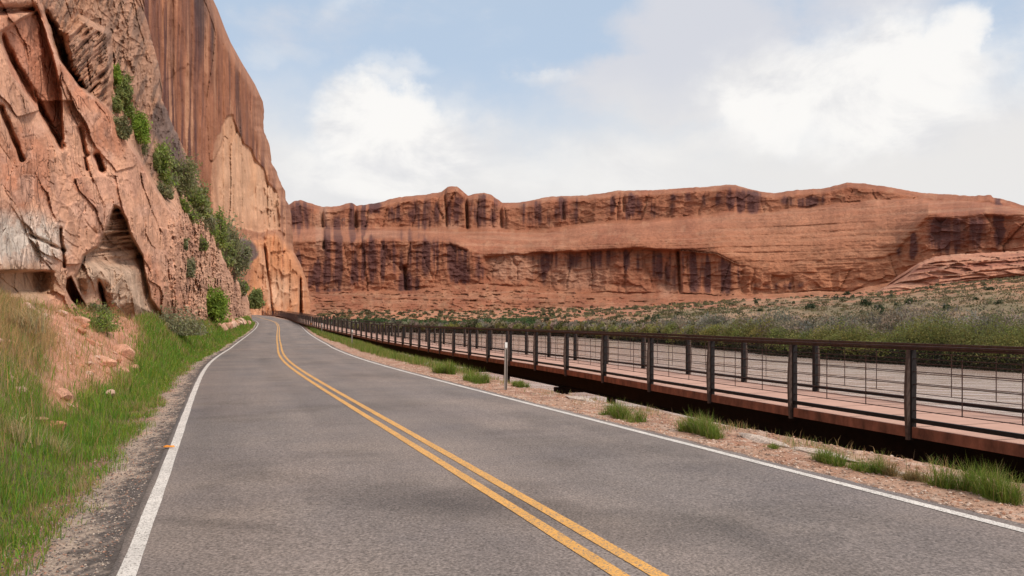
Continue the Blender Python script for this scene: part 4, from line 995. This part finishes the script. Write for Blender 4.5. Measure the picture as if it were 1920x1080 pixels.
# ------------------------------------------------------------------ steel walkway
BP = [(13.2, -8), (8.95, 5.2), (6.51, 13.1), (3.77, 21.8), (1.0, 30.2), (-3.9, 44.5), (-8.2, 58), (-14.2, 76), (-22.4, 98), (-29.6, 118), (-40.5, 150), (-52.5, 187), (-64, 220), (-72, 240), (-80.5, 258)]
BZY = [-20, 14, 30, 56, 72, 95, 118, 187, 240, 300]; BZZ = [0, 0, .12, .25, .42, .95, 1.5, 3.1, 4.4, 5.2]
BC = catmull(BP, 30); BAc = np.concatenate([[0], np.cumsum(np.hypot(*np.diff(BC, axis=0).T))]); BT = np.gradient(BC, axis=0); BT /= np.hypot(BT[:, 0], BT[:, 1])[:, None]
_bz = catmull(np.stack([BZY, BZZ], 1), 12)
def bp_(a, s, dz):
    x = np.interp(a, BAc, BC[:, 0]); y = np.interp(a, BAc, BC[:, 1]); tx = np.interp(a, BAc, BT[:, 0]); ty = np.interp(a, BAc, BT[:, 1])
    return Vector((float(x + ty * s), float(y - tx * s), float(np.interp(y, _bz[:, 0], _bz[:, 1]) + dz)))
M_steel = simple_mat('weathering_steel', (0.048, 0.026, 0.021), .62, .2, 9.0, .55, 1.5, .002, light=(1.15, .95, .9))
M_blk = simple_mat('dark_steel', (0.013, 0.010, 0.010), .6, .2, 12.0, .6, 1.4)
M_gird = simple_mat('girder_steel', (0.009, 0.006, 0.005), .8, .1, 3.0, .6, 1.4, spec=.1)
M_fin = simple_mat('post_fin', (0.085, 0.056, 0.045), .75, .1, 14.0, .6, 1.3)
M_fascia = simple_mat('rusted_fascia', (0.145, 0.058, 0.036), .7, .1, 4.0, .55, 1.75, .002, dark=(.9, .85, .85), light=(1.1, 1.0, .95), stretch=(1, 1, .5))
M_deck = simple_mat('tinted_concrete_deck', (0.48, 0.28, 0.21), .8, 0, 2.0, .88, 1.1, .003, spec=.3)
SP = 3.05
i13 = np.argmin(np.hypot(BC[:, 0] - 6.51, BC[:, 1] - 13.1)); aP0 = BAc[i13]; NB0 = -4; NB1 = int((BAc[-1] - aP0) // SP)
amin = aP0 + NB0 * SP; amax = aP0 + NB1 * SP
AS = np.concatenate([np.arange(amin, amax, SP / 3), [amax]])
def sweep(prof, closed=True):
    """sweep a closed (s, z) outline along the walkway"""
    V = []; Fq = []; k = len(prof)
    for a_ in AS: V += [tuple(bp_(a_, s, z)) for s, z in prof]
    for i in range(len(AS) - 1):
        for j in range(k): Fq.append((i * k + j, i * k + (j + 1) % k, (i + 1) * k + (j + 1) % k, (i + 1) * k + j))
    Fq += [tuple(range(k))[::-1], tuple((len(AS) - 1) * k + j for j in range(k))]
    mb = MB(); mb.v = V; mb.f = Fq; return mb
def rect(s0, s1, z0, z1): return [(s0, z0), (s0, z1), (s1, z1), (s1, z0)]
BW = 3.0; ZD = .075; ZF = -.10
br = empty('walkway_bridge', tuple(bp_(aP0, 0, ZF))); br.location = (0, 0, 0)
tag(br, 'long rusted steel walkway with pinkish deck and wire railings beside the river', 'walkway bridge')
dk = sweep(rect(.06, BW - .06, ZD - .12, ZD - .01)); dk.build('deck', M_deck, br)
mb = MB()
for k in range(NB0, min(NB1, 40)):
    for q in (0, .5): mb.bar(bp_(aP0 + (k + q) * SP, .07, ZD - .010), bp_(aP0 + (k + q) * SP, BW - .07, ZD - .010), .012, .006)
jo = mb.build('deck_joint', M_gird, br); jo['kind'] = 'stuff'
for s0, s1 in ((0, .058), (BW - .058, BW)):
    sweep(rect(s0, s1, ZF, ZD)).build('fascia_beam', M_fascia, br)
for s0 in (.50, BW - .50):
    mb = sweep(rect(s0 - .02, s0 + .02, -.62, ZD - .124)); mb2 = sweep(rect(s0 - .13, s0 + .13, -.65, -.622)); mb.add(mb2.v, mb2.f); mb.build('girder', M_gird, br)
for k in range(NB0, min(NB1, 60)):
    mb = MB(); a_ = aP0 + (k + .5) * SP; mb.bar(bp_(a_, .53, -.3), bp_(a_, BW - .53, -.3), .12, .3); mb.build('cross_beam', M_gird, br)
# piers down into the river bank
for k in range(NB0 + 1, min(NB1, 60), 4):
    a_ = aP0 + (k + .5) * SP; mb = MB()
    for s_ in (.55, BW - .55): p = bp_(a_, s_, 0); mb.tube([(p.x, p.y, -6.5), (p.x, p.y, p.z - .7)], .17, 12)
    mb.bar(bp_(a_, .2, -.76), bp_(a_, BW - .2, -.76), .3, .2); mb.build('pier', M_gird, br)
ZT = 1.40
for side in (0, 1):
    dzs = -.055 * side; s_c = .03 if side == 0 else BW - .03; out = -1 if side == 0 else 1
    rail = empty('railing', (0, 0, 0)); rail.parent = br
    sweep(rect(s_c - .035, s_c + .035, ZT - .03 + dzs, ZT + dzs)).build('hand_rail', M_steel, rail)
    sweep(rect(s_c - .02, s_c + .02, ZT - .068 + dzs, ZT - .034 + dzs)).build('sub_rail', M_steel, rail)
    sweep(rect(s_c - .03, s_c + .03, ZD + .075, ZD + .145)).build('bottom_rail', M_blk, rail)
    # wire infill
    mb = MB()
    for i_, dw in enumerate((.56, .77, .98, 1.19, 1.40)):
        for i in range(len(AS) - 1):
            if AS[i] > aP0 + 62 * SP: break
            mb.bar(bp_(AS[i], s_c + out * 0, EYE - dw + dzs), bp_(AS[i + 1], s_c, EYE - dw + dzs), .014, .014)
    for i in range(len(AS) - 1):
        if AS[i] > aP0 + 40 * SP: break
        if i % 3: mb.bar(bp_(AS[i], s_c + out * .012, EYE - 1.41 + dzs), bp_(AS[i], s_c + out * .012, EYE - .54 + dzs), .013, .013)
    mb.build('wire_infill', M_steel, rail)
    # posts: a dark box post with an outward bulging fin
    def post_mb(a_, fin=True):
        zt = ZT - .070 + dzs; mb = MB(); s0, s1 = (s_c - .035, s_c + .06) if side == 0 else (s_c - .06, s_c + .035)
        base = -.14 if side == 0 else ZD - .012
        c0 = [bp_(a_ + da, s_, 0) for da in (-.05, .05) for s_ in (s0, s1)]
        V_ = [c + Vector((0, 0, base)) for c in c0] + [c + Vector((0, 0, zt)) for c in c0]
        mb.add(V_, [(0, 1, 3, 2), (4, 6, 7, 5), (0, 4, 5, 1), (1, 5, 7, 3), (3, 7, 6, 2), (2, 6, 4, 0)]); return mb, s0, s1, zt, base
    def fin_mb(a_, s0, s1, zt, base):
        mb = MB(); n = 12; sA = s0 - .002 if side == 0 else s1 + .002; V_ = []
        for i in range(n + 1):
            t_ = i / n; zz = base + (zt - base) * t_; w_ = .035 + .055 * math.sin(math.pi * min(1, (1 - t_) * .55 + .28)) ** 2 * (1 - t_ ** 3)
            for da in (-.028, .028):
                V_.append(bp_(a_ + da, sA, zz)); V_.append(bp_(a_ + da, sA + out * w_, zz))
        Fs = []
        for i in range(n):
            b_ = i * 4; Fs += [(b_, b_ + 1, b_ + 5, b_ + 4), (b_ + 2, b_ + 6, b_ + 7, b_ + 3), (b_ + 1, b_ + 3, b_ + 7, b_ + 5), (b_, b_ + 4, b_ + 6, b_ + 2)]
        Fs += [(0, 2, 3, 1), (4 * n, 4 * n + 1, 4 * n + 3, 4 * n + 2)]; mb.add(V_, Fs); return mb
    rest = MB()
    for k in range(NB0, NB1 + 1):
        pb, s0, s1, zt, base = post_mb(aP0 + k * SP)
        if k < 50 + NB0 + 0:
            po = pb.build('post', M_blk, rail); 
            fm = fin_mb(aP0 + k * SP, s0, s1, zt, base)
            # the fin is welded to its post: one mesh, two materials
            me = po.data; nv = len(pb.v); me2 = bpy.data.meshes.new('post'); me2.from_pydata([tuple(v) for v in pb.v] + [tuple(v) for v in fm.v], [], list(pb.f) + [tuple(i + nv for i in f_) for f_ in fm.f])
            me2.materials.append(M_blk); me2.materials.append(M_fin)
            for j in range(len(pb.f), len(pb.f) + len(fm.f)): me2.polygons[j].material_index = 1
            me2.update(); po.data = me2; bpy.data.meshes.remove(me)
        else:
            rest.add(pb.v, pb.f); fm = fin_mb(aP0 + k * SP, s0, s1, zt, base); rest.add(fm.v, fm.f)
    ro = rest.build('post', M_steel, rail); ro['kind'] = 'stuff'

# ------------------------------------------------------------------ marker posts and reflector
M_alu = simple_mat('weathered_metal', (0.40, 0.35, 0.31), .55, .35, 25.0, .8, 1.15)
M_refl = simple_mat('white_reflector', (0.80, 0.78, 0.74), .4, 0, 30.0, .93, 1.05)
M_slot = simple_mat('post_slot', (0.10, 0.08, 0.07), .7)
M_orange = simple_mat('orange_marker', (0.80, 0.28, 0.03), .5)
def marker(qx, y_, x_, label, hgt=1.31):
    g_ = [float(v) for v in place_xy(x_, y_)]
    root = empty('marker_post', (g_[0], g_[1], g_[2]), math.radians(8)); tag(root, label, 'marker post', 'marker posts on the right shoulder')
    root.rotation_euler = (0, math.radians(.8), math.radians(14))
    mb = MB(); root.scale = (.8, 1, 1); mb.add([(-.05, -.01, -.2), (.05, -.01, -.2), (.05, .012, -.2), (-.05, .012, -.2), (-.05, -.01, hgt), (.05, -.01, hgt), (.05, .012, hgt), (-.05, .012, hgt)], [(3, 2, 1, 0), (4, 5, 6, 7), (0, 1, 5, 4), (1, 2, 6, 5), (2, 3, 7, 6), (3, 0, 4, 7)])
    mb.bar((-.045, -.024, -.2), (-.045, -.024, hgt - .17), .012, .026, (0, 1, 0)); mb.bar((.045, -.024, -.2), (.045, -.024, hgt - .17), .012, .026, (0, 1, 0))
    mb.build('channel', M_alu, root)
    s_ = MB(); s_.bar((.012, -.0125, -.1), (.012, -.0125, hgt - .19), .034, .003, (0, 1, 0)); s_.build('groove', M_slot, root)
    r_ = MB(); r_.bar((0, -.018, hgt - .15), (0, -.018, hgt - .005), .088, .010, (0, 1, 0)); r_.build('reflector', M_refl, root, .003)
    return root
def place_xy(x_, y_):
    aa = arc_of_y(y_); cx_, cy_, _ = road_xy(aa, 0.0); tx_, ty_ = np.interp(aa, RA, _T[:, 0]), np.interp(aa, RA, _T[:, 1])
    return ground_at(aa + (x_ - cx_) * tx_ + (y_ - cy_) * ty_, (x_ - cx_) * ty_ - (y_ - cy_) * tx_)
marker(948, 22.0, -.18, 'slim grey metal marker post with white reflector nearest on the right shoulder')
marker(660, 60.0, -12.0, 'second slim marker post further along the right shoulder grass')
marker(603, 98.0, -23.3, 'farthest slim marker post beside the walkway near the bend')
g_ = place_xy(-30.6, 122.0); root = empty('hazard_marker', tuple(float(v) for v in g_)); tag(root, 'orange hazard marker on a thin pale pole at the bend', 'hazard marker')
mb = MB(); mb.bar((0, 0, -.2), (0, 0, 1.9), .05, .04, (0, 1, 0)); mb.build('pole', M_alu, root)
mb = MB(); mb.bar((0, -.035, .15), (0, -.035, .85), .20, .02, (0, 1, 0)); mb.build('panel', M_orange, root)
# orange bit on the left edge line
g_ = place(317, 841); z_ = crown(HW) + .012
import bmesh
bm = bmesh.new(); pr = [(-.075, -.02), (-.05, -.035), (.0, -.028), (.05, -.034), (.085, -.02), (.075, .015), (.02, .03), (-.04, .022), (-.08, .01)]
lo_ = [bm.verts.new((x_, y_, 0)) for x_, y_ in pr]; hi_ = [bm.verts.new((x_ * .85, y_ * .8, .018 + .006 * math.sin(i * 2))) for i, (x_, y_) in enumerate(pr)]
for i in range(len(pr)): j = (i + 1) % len(pr); bm.faces.new((lo_[i], lo_[j], hi_[j], hi_[i]))
bm.faces.new(hi_); bm.faces.new(lo_[::-1]); me = bpy.data.meshes.new('road_reflector'); bm.to_mesh(me); bm.free()
o = new_obj('road_reflector', me, M_orange, loc=(g_[0], g_[1], z_)); o.rotation_euler.z = .1; tag(o, 'small orange reflector stub stuck beside the left white line', 'road reflector')

# ------------------------------------------------------------------ sky
w = bpy.data.worlds.new('World'); scene.world = w; w.use_nodes = True; nt = w.node_tree; nt.nodes.clear()
out = N(nt, 'ShaderNodeOutputWorld'); bg = N(nt, 'ShaderNodeBackground'); L(nt, bg.outputs[0], out.inputs[0])
SUN_EL, SUN_AZ = 46.0, 128.0            # degrees; azimuth clockwise from +Y
STR = 0.10; bg.inputs['Strength'].default_value = STR
sky = nt.nodes.new('ShaderNodeTexSky'); sky.sky_type = 'NISHITA'; sky.sun_disc = False
sky.sun_elevation = math.radians(SUN_EL); sky.sun_rotation = math.radians(SUN_AZ); sky.air_density = 1.0; sky.dust_density = 1.5; sky.ozone_density = 1.2; sky.altitude = 1200
tc = N(nt, 'ShaderNodeTexCoord'); sep = N(nt, 'ShaderNodeSeparateXYZ'); L(nt, tc.outputs['Generated'], sep.inputs[0])
def M2(op, a_, b_=None, c_=None, clamp=False):
    n_ = nt.nodes.new('ShaderNodeMath'); n_.operation = op; n_.use_clamp = clamp
    for i, v in enumerate((a_, b_, c_)):
        if v is None: continue
        if isinstance(v, (int, float)): n_.inputs[i].default_value = v
        else: L(nt, v, n_.inputs[i])
    return n_.outputs[0]
# a soft large-scale wobble so cloud outlines billow
wn = N(nt, 'ShaderNodeTexNoise', Scale=7.0, Detail=7.0, Roughness=.55); L(nt, tc.outputs['Generated'], wn.inputs['Vector'])
wsep = N(nt, 'ShaderNodeSeparateColor'); L(nt, wn.outputs['Color'], wsep.inputs[0])
az = M2('ARCTAN2', sep.outputs[0], sep.outputs[1]); el = M2('ARCSINE', sep.outputs[2])
azw = M2('ADD', az, M2('MULTIPLY', M2('SUBTRACT', wsep.outputs[0], .5), .16)); elw = M2('ADD', el, M2('MULTIPLY', M2('SUBTRACT', wsep.outputs[1], .5), .11))
wn2 = N(nt, 'ShaderNodeTexNoise', Scale=26.0, Detail=6.0, Roughness=.6); L(nt, tc.outputs['Generated'], wn2.inputs['Vector']); wsp2 = N(nt, 'ShaderNodeSeparateColor'); L(nt, wn2.outputs['Color'], wsp2.inputs[0])
azw = M2('ADD', azw, M2('MULTIPLY', M2('SUBTRACT', wsp2.outputs[0], .5), .045)); elw = M2('ADD', elw, M2('MULTIPLY', M2('SUBTRACT', wsp2.outputs[1], .5), .035))
def ae(qx, qy):
    a_ = math.atan((qx - CX) / F); return a_, math.atan((HZ - qy) / F * math.cos(a_))
def cl_blob(qx, qy, rx, ry, k, hard=1.0):
    a0, e0 = ae(qx, qy); ra = rx / F; re = ry / F
    u = M2('MULTIPLY', M2('SUBTRACT', azw, a0), 1 / ra); v = M2('MULTIPLY', M2('SUBTRACT', elw, e0), 1 / re)
    d2 = M2('ADD', M2('MULTIPLY', u, u), M2('MULTIPLY', v, v))
    s_ = M2('SUBTRACT', 1.0, M2('MULTIPLY', d2, .5), clamp=True)
    return M2('MULTIPLY', s_, k)
def total(lst):
    r_ = None
    for q in lst: r_ = cl_blob(*q) if r_ is None else M2('ADD', r_, cl_blob(*q))
    return r_
white = total([(690, 225, 100, 58, 1.6), (800, 250, 130, 60, .8), (660, 310, 170, 70, .7), (850, 320, 200, 60, .5), (1420, 170, 80, 95, .8), (1560, 170, 150, 90, .8), (1750, 140, 130, 90, .9), (1810, 70, 40, 40, .9), (1600, 200, 250, 80, .5), (1000, 152, 60, 14, .7), (740, 135, 70, 20, .6), (520, 110, 55, 26, .6), (620, 10, 60, 26, .6), (470, 25, 50, 20, .4), (1200, 330, 160, 60, .35), (1000, 300, 200, 60, .3)])
greyc = total([(1120, 190, 220, 55, .75), (1300, 120, 130, 150, .7), (1500, 60, 330, 110, .8), (1800, 330, 260, 120, .5), (570, 50, 120, 45, .55), (720, 160, 160, 60, .25), (1650, 300, 300, 70, .5)])
dn = N(nt, 'ShaderNodeTexNoise', Scale=4.5, Detail=8.0, Roughness=.58); mpw = N(nt, 'ShaderNodeMapping'); mpw.inputs['Scale'].default_value = (1, 1, 2.3); mpw.inputs['Location'].default_value = (3.1, .4, 0); L(nt, tc.outputs['Generated'], mpw.inputs['Vector']); L(nt, mpw.outputs[0], dn.inputs['Vector'])
nz = M2('SUBTRACT', dn.outputs['Fac'], .5)
# low veil that thickens toward the horizon
veil = M2('SUBTRACT', 1.0, M2('MULTIPLY', M2('SUBTRACT', elw, .17), 5.5), clamp=True)
side = M2('MULTIPLY', M2('SUBTRACT', M2('ABSOLUTE', az), .75), 2.0, clamp=True)      # broken cloud round the rest of the sky
rest_ = M2('MULTIPLY', side, M2('ADD', .45, M2('MULTIPLY', nz, 2.5)), clamp=True)
def smooth(x_, lo, hi):
    n_ = nt.nodes.new('ShaderNodeMapRange'); n_.interpolation_type = 'SMOOTHSTEP'; n_.inputs['From Min'].default_value = lo; n_.inputs['From Max'].default_value = hi; L(nt, x_, n_.inputs['Value']); return n_.outputs[0]
gm = smooth(M2('ADD', M2('ADD', greyc, M2('MULTIPLY', nz, 2.3)), rest_), .12, 1.05)
wm = smooth(M2('ADD', white, M2('MULTIPLY', nz, 1.7)), .0, 1.4)
vm = smooth(M2('ADD', veil, M2('MULTIPLY', nz, .25)), .15, 1.0)
def cmix(fac, a_, b_):
    n_ = N(nt, 'ShaderNodeMix', data_type='RGBA')
    if isinstance(fac, float): n_.inputs[0].default_value = fac
    else: L(nt, fac, n_.inputs[0])
    for s_, v in ((6, a_), (7, b_)):
        if isinstance(v, tuple): n_.inputs[s_].default_value = (*v, 1)
        else: L(nt, v, n_.inputs[s_])
    return n_.outputs[2]
k_ = 1 / STR
EXPO = 0.35
skyc = cmix(.72, sky.outputs[0], (.47 * k_, .565 * k_, .68 * k_))
c = cmix(M2('MULTIPLY', gm, .85), skyc, (.555 * k_, .555 * k_, .59 * k_))
c = cmix(M2('MULTIPLY', vm, .92), c, (.66 * k_, .645 * k_, .63 * k_))
sn = N(nt, 'ShaderNodeTexNoise', Scale=6.5, Detail=8.0, Roughness=.6, Distortion=.4); mps = N(nt, 'ShaderNodeMapping'); mps.inputs['Scale'].default_value = (1, 1, 1.7); mps.inputs['Location'].default_value = (1.3, 7.4, 2); L(nt, tc.outputs['Generated'], mps.inputs['Vector']); L(nt, mps.outputs[0], sn.inputs['Vector'])
wcol = cmix(smooth(sn.outputs['Fac'], .36, .58), (.60 * k_, .60 * k_, .615 * k_), (.77 * k_, .755 * k_, .735 * k_))
c = cmix(M2('MULTIPLY', wm, .95), c, wcol)
hi_ = M2('MULTIPLY', smooth(sep.outputs[2], .42, .75), .75)
c = cmix(hi_, c, (.88 * k_, .88 * k_, .90 * k_))  # bright overhead cloud, out of view, added to raise the soft ambient light
L(nt, c, bg.inputs['Color'])

sl_ = bpy.data.lights.new('sun', 'SUN'); sl_.energy = 2.3; sl_.angle = math.radians(11); sl_.color = (1.0, .92, .82)
so_ = bpy.data.objects.new('sun', sl_); COL.objects.link(so_)
azr, elr = math.radians(SUN_AZ), math.radians(SUN_EL)
dvec = Vector((math.sin(azr) * math.cos(elr), math.cos(azr) * math.cos(elr), math.sin(elr)))
so_.rotation_euler = dvec.to_track_quat('Z', 'Y').to_euler()

# ------------------------------------------------------------------ camera
cam = bpy.data.cameras.new('camera'); co = bpy.data.objects.new('camera', cam); COL.objects.link(co); scene.camera = co
cam.sensor_width = 36; cam.lens = 36 * F / 1920; cam.shift_y = (HZ - 540) / 1920; cam.clip_start = .1; cam.clip_end = 20000
co.location = (0, 0, EYE); co.rotation_euler = (math.radians(90), 0, 0)
vs = scene.view_settings; vs.view_transform = 'Standard'; vs.look = 'None'; vs.gamma = 1; vs.exposure = EXPO; vs.use_curve_mapping = False
